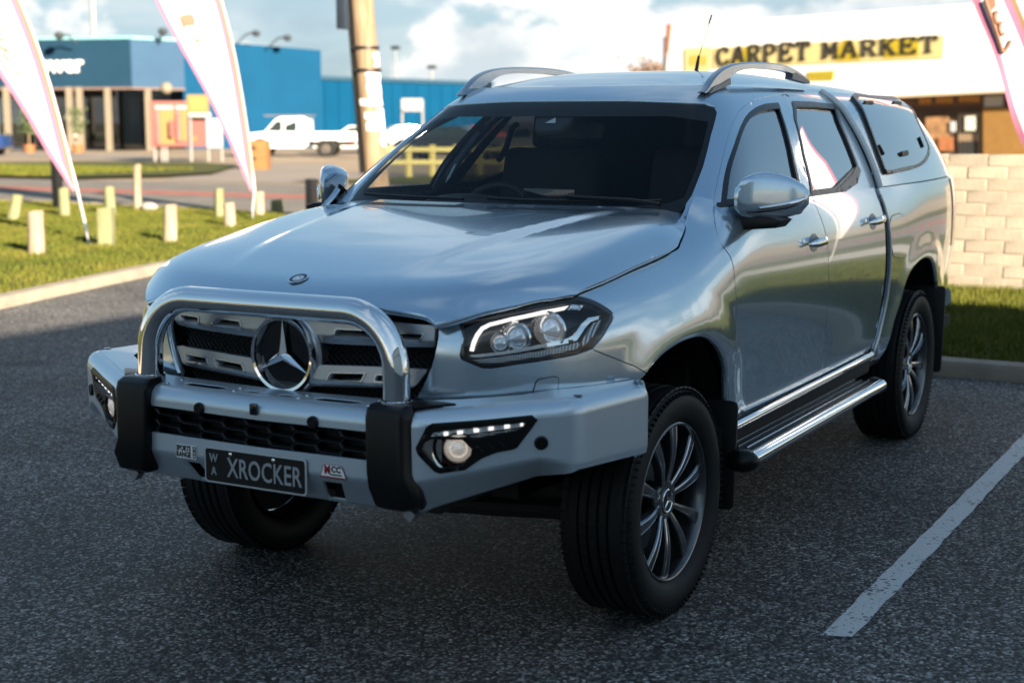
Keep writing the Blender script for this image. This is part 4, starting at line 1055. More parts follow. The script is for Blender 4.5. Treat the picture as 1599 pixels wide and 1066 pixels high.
for a_, b_ in ((.37, -.94), (.125, -.955), (.375, -1.0), (.12, -.99)):
    c = Vector(STOP(np.array([a_]), np.array([b_]))[0]); m_ = MB(); m_.lathe([(.007, 0), (.006, .004), (.0005, .0045)], 'z', (0, 0, 0), 10); q = m_.build('bolt', SATIN, bar); q.matrix_basis = Matrix.Translation(c); top.append(q)
def mirror_placed(q):
    c = link(q.name.split('.')[0], q.data, None, q.parent); c.matrix_basis = Matrix.Diagonal((-1, 1, 1, 1)) @ q.matrix_basis; return c
for q in btn+top+fogs: mirror_placed(q)
for ch in list(bar.children):
    if ch.name.split('.')[0] in ('fog_lamp', 'fog_bezel', 'running_lens', 'prism_lens', 'led', 'fog_bowl', 'fin'): mirror_x(ch)
MB().box((0, -1.0490, .783), (.026, .012, .034), bevel=.004).build('front_camera', GLOSSBLACK, bar)
MB().lathe([(.008, 0), (.007, -.003), (.0005, -.004)], 'y', (0, -1.056, .786), 14).build('camera_lens', mat('dark_lens', (.02, .02, .025), .05, .4, noise=.1), bar)
# bull bar stays between bar wing and chassis, recovery tabs
for s in (-1, 1): MB().box((s*.515, -1.0, .523), (.03, .03, .03), Matrix.Rotation(.6, 3, 'Y')).build('tab', SATIN, bar)

# ---- lettering
def text_mesh(txt, size, depth, mt, name, M, parent, bold=0.0, sx=1.0, space=1.0, align='CENTER'):
    cu = bpy.data.curves.new('txt', 'FONT'); cu.body = txt; cu.size = size; cu.extrude = depth; cu.offset = bold; cu.align_x = align; cu.align_y = 'CENTER'; cu.space_character = space
    cu.resolution_u = 3
    to = bpy.data.objects.new('txt', cu); COL.objects.link(to); dg = bpy.context.evaluated_depsgraph_get()
    me = bpy.data.meshes.new_from_object(to.evaluated_get(dg)); bpy.data.objects.remove(to); bpy.data.curves.remove(cu)
    n = len(me.vertices); co = np.empty(n*3); me.vertices.foreach_get('co', co); co[0::3] *= sx; me.vertices.foreach_set('co', co)
    me.materials.clear()
    q = link(name, me, mt, parent); q.matrix_basis = M; return q
def facing(c, n=(0, -1, 0), tilt=0.0):
    """matrix that stands text up at c, facing along n"""
    z = Vector(n).normalized(); x = Vector((0, 0, 1)).cross(z).normalized(); y = z.cross(x)
    M = Matrix((x, y, z)).transposed().to_4x4(); return Matrix.Translation(Vector(c)) @ M @ Matrix.Rotation(tilt, 4, 'Z')
plz = (.648+.553)/2; PLY = -1.053
PLATEW = mat('plate_white', (.55, .57, .58), .35, noise=.05); PLATEB = mat('plate_black', (.008, .008, .009), .3, noise=.1); PLTXT = mat('plate_silver', (.36, .39, .41), .4, .2, noise=.05)
def rrect(w, h, r): return rounded([(-w/2, -h/2), (w/2, -h/2), (w/2, h/2), (-w/2, h/2)], r, 5)
plate = MB().prism([(x, z+plz) for x, z in rrect(.378, .108, .012)], 'y', PLY+.004, PLY).build('number_plate', PLATEW, CAR)
MB().prism([(x, z+plz) for x, z in rrect(.368, .098, .010)], 'y', PLY-.0005, PLY-.002).build('plate_field', PLATEB, plate)
text_mesh('XROCKER', .083, .001, PLTXT, 'plate_lettering', facing((.037, PLY-.0032, plz-.004)), plate, .0007, .70, 1.04)
text_mesh('W', .036, .001, PLTXT, 'plate_lettering', facing((-.152, PLY-.0032, plz+.021)), plate, .0003, .85)
text_mesh('A', .036, .001, PLTXT, 'plate_lettering', facing((-.152, PLY-.0032, plz-.019)), plate, .0003, .85)
for x in (-.087, .073): MB().lathe([(.0062, 0), (.006, -.002), (.003, -.0035), (.0005, -.0035)], 'y', (x, PLY-.002, plz+.039), 14).build('plate_screw', CHROME, plate)
# stickers on the lower panel
STW = mat('sticker_white', (.85, .86, .86), .4, noise=.05); STR = mat('sticker_red', (.30, .01, .012), .35, noise=.05)
stk = MB().prism([(x-.267, z+.627) for x, z in rrect(.079, .042, .003)], 'y', -1.0455, -1.0468).build('club_sticker', STW, bar)
text_mesh('SPORTS', .0225, .0004, PLATEB, 'sticker_lettering', facing((-.2765, -1.0473, .6362)), bar, .0010, .72)
text_mesh('RANGE', .0225, .0004, PLATEB, 'sticker_lettering', facing((-.2765, -1.0473, .617)), bar, .0010, .78)
MB().prism([(x-.235, z+.627) for x, z in rrect(.012, .036, .001)], 'y', -1.0468, -1.0472).build('sticker_block', PLATEB, bar)
for k, c in enumerate('4x4'): text_mesh(c, .012, .0003, STW, 'sticker_lettering', facing((-.235, -1.0476, .6385-.0115*k)), bar, .0003, .8)
mo = [(-.046, -.020), (-.036, .012), (-.030, .018), (.026, .018), (.032, .014), (.046, -.020)]
mcc = MB().prism([(x+.279, z+.629) for x, z in mo], 'y', -1.0455, -1.0475).build('maker_badge', STR, bar)
MB().prism([(x*.93+.280, z*.86+.631) for x, z in mo], 'y', -1.0475, -1.0485).build('badge_face', STW, bar)
text_mesh('M', .030, .0004, STR, 'badge_lettering', facing((.261, -1.0491, .632)), bar, .0022, .85)
text_mesh('CC', .024, .0004, PLATEB, 'badge_lettering', facing((.291, -1.0491, .635)), bar, .0010, .95, 1.05)
MB().box((.291, -1.0488, .620), (.040, .0008, .004)).build('badge_line', PLATEB, bar)

# ================================================================== WHEELS
def make_tyre():
    m_ = MB(); R, w = .378, .1275
    prof = [(.262, .098), (.270, .110), (.290, .121), (.318, .1275), (.340, .126), (.358, .119), (.370, .107), (.3755, .094), (R, .080)]
    grooves = [(.052, .009), (.018, .009)]
    inner = []
    for c, gw in grooves: inner += [(R, c+gw/2), (R-.009, c+gw/2-.001), (R-.009, c-gw/2+.001), (R, c-gw/2)]
    half = prof+inner; full = half+[(r, -h) for r, h in half[::-1]]
    m_.lathe(full, 'x', (0, 0, 0), 96)
    return m_.mesh('tyre', 28)
tyre_me = make_tyre()
def make_lugs():
    # shoulder blocks, sipes and sidewall ribs, one joined part
    m_ = MB(); N_ = 66
    for k in range(N_):
        a = 2*pi*k/N_
        for s in (-1, 1):
            R3 = Matrix.Rotation(a, 3, 'X')
            c = R3 @ Vector((s*.0985, 0, .3725)); m_.box(c, (.030, .0305, .007), R3 @ Matrix.Rotation(-s*.42, 3, 'Y').to_3x3())
            c = R3 @ Vector((s*.035, .006, .3785)); m_.box(c, (.022, .0325, .003), R3)
        c = Matrix.Rotation(a, 3, 'X') @ Vector((0, 0, .3785)); m_.box(c, (.022, .0325, .003), Matrix.Rotation(a, 3, 'X'))
    for k in range(96):
        a = 2*pi*k/96; R3 = Matrix.Rotation(a, 3, 'X')
        for s in (-1, 1):
            c = R3 @ Vector((s*.1185, 0, .3560)); m_.box(c, (.012, .0035, .022), R3 @ Matrix.Rotation(s*.55, 3, 'Y').to_3x3())
    return m_.mesh('tread', 0, weld=False)
tread_me = make_lugs()
def make_rim():
    m_ = MB()
    # flange and barrel (outer face at +x)
    m_.lathe([(.262, .098), (.264, .105), (.259, .108), (.254, .106), (.247, .092), (.243, .05), (.238, .0), (.240, -.09), (.255, -.11)], 'x', (0, 0, 0), 72)
    return m_.mesh('rim', 40)
rim_me = make_rim()
def blade(r0, r1, w0, w1, x0, x1, th, skew=0.0, n=8, edge=.55):
    """one spoke blade, running out along +z"""
    m_ = MB(); rows = []
    for i in range(n+1):
        t = i/n; r = r0+(r1-r0)*t; w = w0+(w1-w0)*t**1.3; x = x0+(x1-x0)*t+.012*sin(pi*t); cy = skew*t
        rows.append(m_._v([(x-th, cy-w, r), (x-.006, cy-w, r), (x, cy-w*edge, r), (x+.0015, cy, r), (x, cy+w*edge, r), (x-.006, cy+w, r), (x-th, cy+w, r)]))
    for A, B in zip(rows, rows[1:]):
        for i in range(6): m_.bm.faces.new([A[i], A[i+1], B[i+1], B[i]])
    m_.bm.faces.new(rows[0]); m_.bm.faces.new(rows[-1][::-1])
    return m_
def make_spokes():
    # five pairs of blades; each pair forks from the hub
    g = bmesh.new(); me_all = []
    for k in range(5):
        for s in (-1, 1):
            b_ = blade(.050, .252, .010, .026, .078, .094, .03, 0, edge=.62).bm
            a = 2*pi*k/5+s*.285
            bmesh.ops.transform(b_, matrix=Matrix.Rotation(a, 4, 'X') @ Matrix.Rotation(-s*.0, 4, 'X'), verts=b_.verts)
            t = bpy.data.meshes.new('t'); b_.to_mesh(t); b_.free(); g.from_mesh(t); bpy.data.meshes.remove(t)
    bmesh.ops.recalc_face_normals(g, faces=g.faces)
    me = bpy.data.meshes.new('spokes'); g.to_mesh(me); g.free(); smooth_by_angle(me, 25); return me
spoke_me = make_spokes()
def make_edges():
    g = MB()
    for k in range(5):
        for s in (-1, 1):
            a = 2*pi*k/5+s*.285; R3 = Matrix.Rotation(a, 3, 'X')
            for e in (-1, 1):
                P = []
                for i in range(9):
                    t = i/8; r = .055+(.250-.055)*t; w = .010+.016*t**1.3; P.append(R3 @ Vector((.078+.016*t+.012*sin(pi*t)-.0015, e*w*.66, r)))
                g.tube(P, .0026, 5)
    return g.mesh('spoke_edges', 30, weld=False)
edge_me = make_edges()
def make_hub():
    m_ = MB(); m_.lathe([(.074, .045), (.074, .068), (.068, .078), (.050, .082), (.044, .080), (.040, .072), (.036, .072)], 'x', (0, 0, 0), 40)
    return m_.mesh('hub', 35)
hub_me = make_hub()
def wheel(xc, yc, steer, spin, side):
    me_t = tyre_me
    w = link('wheel', rim_me, GUN, CAR)
    w.matrix_basis = Matrix.Translation((side*xc, yc, .378)) @ Matrix.Rotation(steer, 4, 'Z') @ (Matrix.Rotation(pi, 4, 'Z') if side < 0 else Matrix()) @ Matrix.Rotation(spin, 4, 'X')
    link('tyre', tyre_me, RUBBER, w); t_ = link('tread_blocks', tread_me, RUBBER, w); t_['kind'] = 'stuff'
    link('spokes', spoke_me, GUN, w); link('spoke_edges', edge_me, MACHINED, w); link('hub', hub_me, GUN, w)
    c = MB(); c.lathe([(.040, .074), (.040, .082), (.037, .0845), (.034, .083)], 'x', (0, 0, 0), 30); c.build('cap_rim', CHROME, w)
    c = MB(); c.lathe([(.036, .0825), (.0005, .0835)], 'x', (0, 0, 0), 30); c.build('hub_cap', GLOSSBLACK, w)
    s_ = star(.033, .005, .004, (0, 0, 0), name='cap_star', parent=w); s_.matrix_basis = Matrix.Translation((.0835, 0, 0)) @ Matrix.Rotation(pi/2, 4, 'Z')
    for k in range(6):
        a = 2*pi*k/6+.3; c = MB(); c.lathe([(.0115, .070), (.0115, .0805), (.0095, .081), (.0095, .066), (.0005, .066)], 'x', (0, .058*cos(a), .058*sin(a)), 14); c.build('lug', mat('lug_dark', (.02, .02, .022), .3, .8, noise=.1), w)
    # brake disc and caliper
    c = MB(); c.lathe([(.165, .0), (.165, .012), (.06, .012)], 'x', (0, 0, 0), 40); c.build('brake_disc', mat('brake_steel', (.20, .20, .21), .35, .9, noise=.1), w)
    c = MB(); c.lathe([(.236, -.02), (.0005, -.02)], 'x', (0, 0, 0), 40); c.build('backplate', DARK, w)
    return w
wheel(.785, 0.0, radians(-1.5), .21, 1); wheel(.785, 0.0, radians(-1.5), .9, -1)
wheel(.785, 3.15, 0, .5, 1); wheel(.785, 3.15, 0, 1.3, -1)

# ================================================================== SIDE STEPS, FLAPS, MIRRORS, RAILS
STEPX = mat('step_black', (.006, .006, .007), .5, spec=.25, noise=.2)
def step(side):
    y0, y1 = .47, 2.13; z = .455
    st = MB().prism(rounded([(.80, z-.055), (.965, z-.055), (1.0, z-.04), (1.0, z-.012), (.965, z), (.80, z)], .012, 3), 'y', y0, y1, .004).build('side_step', STEPX, CAR)
    MB().tube([(.985, y0-.005, z-.020), (.985, y1+.03, z-.020)], .027, 20).build('step_rail', CHROME, st)
    for k in range(4): MB().box((.945-.034*k, (y0+y1)/2+.02, z+.004), (.006, y1-y0-.08, .010), bevel=.002).build('step_strip', SATIN, st)
    MB().box((.845, (y0+y1)/2, z+.012), (.028, y1-y0-.02, .02), bevel=.004).build('step_board', STEPX, st)
    MB().sphere((.955, y0-.010, z-.026), (.062, .05, .042), 20, 12).build('step_end', POLYBLACK, st)
    MB().sphere((.955, y1+.028, z-.026), (.058, .045, .040), 20, 12).build('step_end', POLYBLACK, st)
    # sill trim above the step
    MB().tube([(.893, .50, .528), (.893, 2.33, .540)], .017, 14, flat=.7).build('sill_trim', CHROME, st)
    MB().box((.855, 1.4, .50), (.05, 1.9, .085), bevel=.01).build('sill', DARK, st)
    for yy in (.8, 1.75): MB().box((.78, yy, .43), (.3, .06, .04)).build('step_bracket', DARK, st)
    if side < 0:
        c = mirror_x(st)
        return c
    return st
sp1 = step(1); 
c_ = mirror_x(sp1)
for ch in list(sp1.children): q = mirror_x(ch); q.parent = c_
def flap(x0, x1, y, z0, z1, name='mud_flap'):
    m_ = MB(); m_.prism(rounded([(x0, z0), (x1, z0), (x1+.01, z1), (x0, z1)], .025, 4), 'y', y, y+.012, .003); q = m_.build(name, BLACK, CAR); mirror_x(q)
flap(.66, .925, .455, .245, .64); flap(.66, .925, 3.60, .27, .74)
# door mirrors: shell, indicator strip, lower black arm
def mirror_unit():
    def ell(c, r, squash):
        pass
    # shell as a lofted set of sections along x (from the door outwards), each a closed rounded outline in (y,z)
    secs = [(.884, .512, .70, 1.292, 1.400), (.900, .512, .718, 1.276, 1.424), (.925, .538, .735, 1.268, 1.436), (.955, .578, .748, 1.265, 1.438), (.99, .626, .756, 1.267, 1.430), (1.025, .674, .758, 1.278, 1.414), (1.050, .704, .755, 1.296, 1.396), (1.066, .725, .750, 1.318, 1.376)]
    m_ = MB(); rings = []
    for x, ya, yb, za, zb in secs:
        ring_ = []
        for k in range(28):
            t = 2*pi*k/28; cy, cz = (ya+yb)/2, (za+zb)/2
            p = 3.4; c_, s_ = cos(t), sin(t)
            yy = (abs(c_)**(2/p))*(1 if c_ > 0 else -1); zz = (abs(s_)**(2/p))*(1 if s_ > 0 else -1)
            if yy > 0: yy = min(yy, .75)/.75       # flat back where the glass sits
            ring_.append((x+.012*(yy if yy > 0 else 0), cy+yy*(yb-ya)/2, cz+zz*(zb-za)/2*(1-.18*max(0, yy)*(1 if zz > 0 else .3))))
        rings.append(m_._v(ring_))
    for A, B in zip(rings, rings[1:]):
        for i in range(28): m_.bm.faces.new([A[i], A[(i+1) % 28], B[(i+1) % 28], B[i]])
    m_.bm.faces.new(rings[0][::-1]); m_.bm.faces.new(rings[-1])
    bmesh.ops.subdivide_edges(m_.bm, edges=m_.bm.edges[:], cuts=1, use_grid_fill=True, smooth=.6)
    q = m_.build('door_mirror', PAINT, CAR, ang=50)
    P = [(.955, .572, 1.312), (.99, .619, 1.317), (1.025, .667, 1.324), (1.052, .700, 1.332), (1.068, .73, 1.341)]
    MB().tube(P, [.004, .007, .009, .010, .007], 10, flat=.8).build('repeater', CHROME, q)
    P = [(.925, .533, 1.300), (.955, .573, 1.302), (.99, .620, 1.306), (1.025, .669, 1.313), (1.05, .702, 1.321)]
    MB().tube(P, [.003, .006, .006, .006, .003], 8).build('repeater_base', GLOSSBLACK, q)
    a = MB(); a.prism([(.862, 1.228), (.93, 1.236), (1.01, 1.243), (1.035, 1.270), (.99, 1.283), (.862, 1.290)], 'y', .575, .71, .012); a.build('mirror_arm', POLYBLACK, q)
    a = MB(); a.prism(rounded([(.94, 1.272), (1.055, 1.284), (1.060, 1.39), (.94, 1.40)], .02), 'y', .752, .756); a.build('mirror_glass', CHROME, q)
    a = MB(); a.prism([(.56, 1.245), (.70, 1.245), (.70, 1.30), (.60, 1.36)], 'x', .862, .876, .004); a.build('mirror_foot', POLYBLACK, q)
    c = mirror_x(q)
    for ch in list(q.children): r = mirror_x(ch); r.parent = c
mirror_unit()
# roof rails
def rail():
    x = .548
    top = [(1.02, 1.728), (1.06, 1.748), (1.12, 1.785), (1.20, 1.818), (1.32, 1.842), (1.5, 1.856), (1.75, 1.862), (1.95, 1.858), (2.10, 1.846), (2.22, 1.826), (2.32, 1.798)]
    bot = [(1.03, 1.722), (1.10, 1.735), (1.20, 1.760), (1.27, 1.785), (1.36, 1.813), (1.5, 1.828), (1.75, 1.834), (1.95, 1.831), (2.06, 1.822), (2.15, 1.800), (2.31, 1.790)]
    m_ = MB(); rows = []
    for (ya, za), (yb, zb) in zip(smooth_poly(top, False, 4), smooth_poly(bot, False, 4)):
        xo = x+.010*sin((ya-1.02)/1.3*pi)
        rows.append(m_._v([(xo+.017, ya, za-.006), (xo+.008, ya, za), (xo-.008, ya, za), (xo-.017, ya, za-.006), (xo-.017, yb, zb), (xo+.017, yb, zb)]))
    for A, B in zip(rows, rows[1:]):
        for i in range(6): m_.bm.faces.new([A[i], A[(i+1) % 6], B[(i+1) % 6], B[i]])
    m_.bm.faces.new(rows[0]); m_.bm.faces.new(rows[-1][::-1])
    q = m_.build('roof_rail', SATIN, CAR, ang=50)
    # solid feet
    a = MB(); a.prism([(1.05, 1.72), (1.28, 1.76), (1.275, 1.785), (1.20, 1.765), (1.10, 1.745)], 'x', x-.012, x+.024); a.build('rail_foot', mat('rail_grey', (.20, .21, .23), .4, .5, noise=.1), q)
    a = MB(); a.prism([(2.04, 1.80), (2.30, 1.785), (2.28, 1.80), (2.10, 1.83), (2.05, 1.825)], 'x', x-.012, x+.024); a.build('rail_foot', MAT['rail_grey'], q)
    c = mirror_x(q)
    for ch in list(q.children): r = mirror_x(ch); r.parent = c
rail()
# antenna
an = MB().tube([(0, 2.30, 1.825), (0.004, 2.315, 1.87), (.007, 2.33, 1.925)], [.011, .009, .006], 10).build('antenna_foot', BLACK, CAR)
MB().tube([(.007, 2.33, 1.92), (.022, 2.37, 2.02), (.037, 2.41, 2.118)], [.0022, .002, .002], 6).build('antenna', BLACK, CAR)
MB().tube([(.030, 2.392, 2.075), (.037, 2.41, 2.12)], .004, 6).build('antenna_tip', BLACK, CAR)
# cowl and wipers
cw_ = trimmed('cowl', lambda x, y: np.stack([x, y, 1.285+.0*x-.02*x*x], -1), sym([(0, .34), (.7, .40), (.74, .47), (.66, .52), (.3, .46), (0, .45)]), POLYBLACK, CAR, step=.05, depth=.02)
P = [SB(np.array([u]), np.array([z]))[0]+np.array([0, -.018, .012]) for u, z in ((-.02, 1.322), (.15, 1.318), (.35, 1.320), (.55, 1.322), (.655, 1.325))]
MB().tube(P, .006, 8).build('wiper_blade', POLYBLACK, CAR)
P = [SB(np.array([u]), np.array([z]))[0]+np.array([0, -.025, .020]) for u, z in ((.66, 1.305), (.55, 1.318), (.34, 1.325), (.30, 1.328))]
MB().tube(P, [.009, .008, .006, .006], 8).build('wiper_arm', POLYBLACK, CAR)
P = [SB(np.array([u]), np.array([z]))[0]+np.array([0, -.018, .012]) for u, z in ((-.62, 1.322), (-.4, 1.318), (-.12, 1.316))]
MB().tube(P, .006, 8).build('wiper_blade', POLYBLACK, CAR)
# ================================================================== CABIN
CABIN = mat('cabin_black', (.012, .012, .013), .6, noise=.2, nscale=25, bump=.1, bscale=300)
FABRIC = mat('seat_fabric', (.016, .016, .017), .8, noise=.25, nscale=40, bump=.2, bscale=500)
HEADL = mat('headlining', (.10, .10, .10), .9, noise=.1, nscale=30)
db = MB()
db.prism([(.44, .80), (.44, 1.20), (.50, 1.262), (.60, 1.285), (.72, 1.280), (.86, 1.235), (.90, 1.12), (.86, .80)], 'x', -.80, .80, .02)
dash = db.build('dashboard', CABIN, CAR)
MB().sphere((-.37, .80, 1.27), (.22, .12, .055), 20, 10).build('cluster_hood', CABIN, dash)
MB().prism(rounded([(-.115, 1.285), (.115, 1.285), (.115, 1.352), (-.115, 1.352)], .008), 'y', .80, .815, .003).build('display', GLOSSBLACK, dash)
sw = MB()
c = Vector((-.37, .99, 1.185)); ax = Vector((0, cos(radians(28)), -sin(radians(28))))    # wheel axis
R3 = ax.to_track_quat('Z', 'Y').to_matrix()
sw.tube([c+R3 @ Vector((.185*cos(2*pi*k/40), .185*sin(2*pi*k/40), 0)) for k in range(40)], .016, 10, closed=True)
wheel_o = sw.build('steering_wheel', CABIN, CAR)
h_ = MB()
for a in (0, pi, -pi/2): h_.tube([c, c+R3 @ Vector((.175*cos(a), .175*sin(a), 0))], .016, 8)
h_.sphere(c, (.07, .05, .06)); h_.tube([c, c-Vector((0, .22, -.08))], .04, 10); h_.build('wheel_spokes', CABIN, wheel_o)
def seat(x, y, name='seat', w=.50):
    m_ = MB()
    m_.box((x, y-.26, .86), (w, .52, .16), Matrix.Rotation(radians(-8), 3, 'X'), .05, 3)
    s = m_.build(name, FABRIC, CAR, ang=50)
    m_ = MB(); m_.box((x, y+.09, 1.17), (w, .16, .66), Matrix.Rotation(radians(-16), 3, 'X'), .06, 4); m_.build('backrest', FABRIC, s, ang=60)
    m_ = MB(); m_.box((x, y+.20, 1.575), (.26, .09, .17), Matrix.Rotation(radians(-10), 3, 'X'), .04, 4); m_.build('headrest', FABRIC, s, ang=60)
    m_ = MB()
    for d in (-.06, .06): m_.tube([(x+d, y+.165, 1.44), (x+d, y+.19, 1.54)], .006, 6)
    m_.build('headrest_posts', SATIN, s)
for x in (-.37, .37): seat(x, 1.42)
seat(-.38, 2.08, 'rear_seat', .46); seat(.38, 2.08, 'rear_seat', .46); seat(0, 2.08, 'rear_seat', .30)
# inner pillars, headlining
hd = trimmed('headlining', SR, sym([(0, 1.12), (.48, 1.16), (.52, 1.4), (.52, 2.37), (0, 2.37)]), HEADL, CAR, step=.08, depth=0, lift=-.035)
for (u0, u1, nm) in ((ws_edge[-1][0]-.02, dtop[0][0]+.03, 'pillar_trim'),):
    o = [(ws_edge[-1][0]-.015, 1.30)]+[(a-.012, b) for a, b in ws_edge[::-1]]+[(dtop[6][0], 1.70)]+[(a+.02, b-.02) for a, b in dtop[:6][::-1]]+[(dtop[0][0]+.02, 1.30)]
    q = trimmed(nm, SB, o, mat('pillar_cloth', (.05, .05, .052), .8, noise=.1), CAR, step=.03, depth=0, lift=-.03); mirror_x(q)
bpil = trimmed('centre_pillar', SB, [(splitB[-1][0]-.07, 1.28), (splitB[-1][0]+.07, 1.28), (splitB[0][0]+.09, 1.71), (splitB[0][0]-.03, 1.71)], CABIN, CAR, step=.03, depth=0, lift=-.02); mirror_x(bpil)
gh = MB().tube([(.60, 1.62, 1.60), (.585, 1.55, 1.585), (.585, 1.50, 1.50), (.60, 1.45, 1.44)], .014, 8).build('grab_handle', CABIN, CAR); mirror_x(gh)
# door cards
dcard = trimmed('door_card', SA, [(s_of_y(.62), .6), (s_of_y(2.38), .6), (s_of_y(2.38), 1.305), (s_of_y(.62), 1.305)], CABIN, CAR, step=.06, depth=0, lift=-.07); mirror_x(dcard)
# rear-view mirror and sensor housing
mr = MB(); mr.prism(rounded([(-.125, 1.545), (.125, 1.545), (.13, 1.61), (-.13, 1.61)], .018), 'y', 1.02, 1.045, .006); rv = mr.build('rear_view_mirror', CABIN, CAR)
MB().prism(rounded([(-.118, 1.552), (.118, 1.552), (.122, 1.604), (-.122, 1.604)], .014), 'y', 1.0455, 1.047).build('mirror_face', CHROME, rv)
sh_ = [(0, 1.695), (.085, 1.693), (.075, 1.63), (.05, 1.595), (0, 1.590)]
trimmed('sensor_housing', SB, sym(sh_), CABIN, CAR, step=.03, depth=.03, lift=-.014)
trimmed('camera_window', SB, [(-.025, 1.618), (.02, 1.618), (.005, 1.640)], mat('window_pale', (.45, .47, .45), .2, noise=.05), CAR, step=.02, depth=0, lift=-.012)
# ================================================================== THE PLACE
def sheet(name, pts, z, m_, kind='structure', holes=()):
    me = bpy.data.meshes.new(name)
    tri = tessellate_polygon([[Vector((x, y, 0)) for x, y in pts]])
    me.from_pydata([(x, y, z) for x, y in pts], [], [tuple(t) for t in tri])
    bm = bmesh.new(); bm.from_mesh(me); bmesh.ops.recalc_face_normals(bm, faces=bm.faces)
    for f in bm.faces:
        if f.normal.z < 0: f.normal_flip()
    bm.to_mesh(me); bm.free()
    o = link(name, me, m_); o['kind'] = kind; return o
DIRT = mat('dry_ground', (.17, .15, .10), .9, noise=.35, nscale=.4, bump=.3, bscale=5)
sheet('ground', [(-2500, -2500), (2500, -2500), (2500, 2500), (-2500, 2500)], -.02, DIRT)
KL = smooth_poly([(-6.0, -40), (-6.15, -6), (-6.5, 0.5), (-6.9, 3.0), (-7.39, 4.56), (-7.85, 6.1), (-8.25, 7.51), (-8.9, 10.0), (-9.9, 13.0), (-11.6, 15.1), (-14.2, 15.85), (-18, 16.1), (-30, 16.4), (-150, 16.8)], False, 4)
KR = smooth_poly([(60, 5.06), (14, 5.06), (6, 5.06), (1.12, 5.06), (-.3, 5.08), (-1.2, 5.3), (-1.75, 5.9), (-1.9, 6.8), (-1.9, 15.9)], False, 3)
sheet('car_park', [(-6.0, -40), (60, -40), (60, 5.06), (60, 16.2), (-150, 16.9)]+KL[::-1], 0.0, ASPHALT)
def kerb(path, side, name, label):
    """kerb of real height along a path; side = +1 when the verge is on the left of it"""
    m_ = MB(); prof = [(0, -.02), (0.0, .075), (.02, .10), (.13, .11), (.145, .06)]
    rows = []
    for i, p in enumerate(path):
        a = np.array(path[max(i-1, 0)]); b = np.array(path[min(i+1, len(path)-1)]); t = (b-a)/np.hypot(*(b-a)); n = np.array([-t[1], t[0]])*side
        rows.append(m_._v([(p[0]+n[0]*d, p[1]+n[1]*d, z) for d, z in prof]))
    for A, B in zip(rows, rows[1:]):
        for i in range(len(prof)-1): m_.bm.faces.new([A[i], A[i+1], B[i+1], B[i]])
    o = m_.build(name, KERB, ang=40); tag(o, label, 'kerb'); return o
kerb(KL, 1, 'kerb', 'sunlit pale concrete kerb edging the verge with timber bollards')
kerb(KR, -1, 'kerb', 'low concrete kerb edging the shaded grass below the block wall')
def offset(path, d):
    out = []
    for i, p in enumerate(path):
        a = np.array(path[max(i-1, 0)]); b = np.array(path[min(i+1, len(path)-1)]); t = (b-a)/np.hypot(*(b-a)); out.append((p[0]-t[1]*d, p[1]+t[0]*d))
    return out
KL2, KR2 = offset(KL, .13), offset(KR, -.13)
sheet('verge_left', KL2+[(-150, -40)], .085, GRASSBASE)
sheet('verge_right', KR2+[(-1.8, 15.9), (60, 15.9)], .085, GRASSBASE)
# parking line: worn paint on the asphalt
def make_linepaint():
    m_, nt, b = nodes_of('line_paint'); N = nt.nodes; L = nt.links
    tc = N.new('ShaderNodeTexCoord'); n = N.new('ShaderNodeTexNoise'); n.inputs['Scale'].default_value = 55; n.inputs['Detail'].default_value = 5; L.new(tc.outputs['Object'], n.inputs[0])
    n2 = N.new('ShaderNodeTexNoise'); n2.inputs['Scale'].default_value = 6; n2.inputs['Detail'].default_value = 4; L.new(tc.outputs['Object'], n2.inputs[0])
    a = N.new('ShaderNodeMath'); a.operation = 'MULTIPLY_ADD'; L.new(n2.outputs[0], a.inputs[0]); a.inputs[1].default_value = .5; L.new(n.outputs[0], a.inputs[2])
    r = N.new('ShaderNodeMapRange'); L.new(a.outputs[0], r.inputs[0]); r.inputs[1].default_value = .84; r.inputs[2].default_value = .94
    mx = N.new('ShaderNodeMix'); mx.data_type = 'RGBA'; L.new(r.outputs[0], mx.inputs[0]); mx.inputs[6].default_value = (.60, .61, .60, 1); mx.inputs[7].default_value = (.07, .07, .07, 1)
    L.new(mx.outputs[2], b.inputs['Base Color']); b.inputs['Roughness'].default_value = .7
    v = N.new('ShaderNodeTexVoronoi'); v.inputs['Scale'].default_value = 105; L.new(tc.outputs['Object'], v.inputs['Vector'])
    bp = N.new('ShaderNodeBump'); bp.inputs['Strength'].default_value = .5; bp.inputs['Distance'].default_value = .004; bp.invert = True; L.new(v.outputs['Distance'], bp.inputs['Height']); L.new(bp.outputs[0], b.inputs['Normal'])
    return m_
LINE = make_linepaint()
r1 = random.Random(3)
lp = []
for k in range(60): lp.append((1.393+r1.uniform(-.004, .004), .02+4.98*k/59))
rp = [(1.486+r1.uniform(-.004, .004), y) for _, y in lp]
rp[0] = (1.482, .045); lp[0] = (1.392, .015)
def line_mark(dx):
    me = bpy.data.meshes.new('parking_line'); n = len(lp)
    me.from_pydata([(x, y, .004) for x, y in lp]+[(x, y, .004) for x, y in rp], [], [(i, n+i, n+i+1, i+1) for i in range(n-1)])
    return link('parking_line', me, LINE)
tag(line_mark(0), 'worn white parking bay line painted on the dark asphalt beside the utility', 'line')
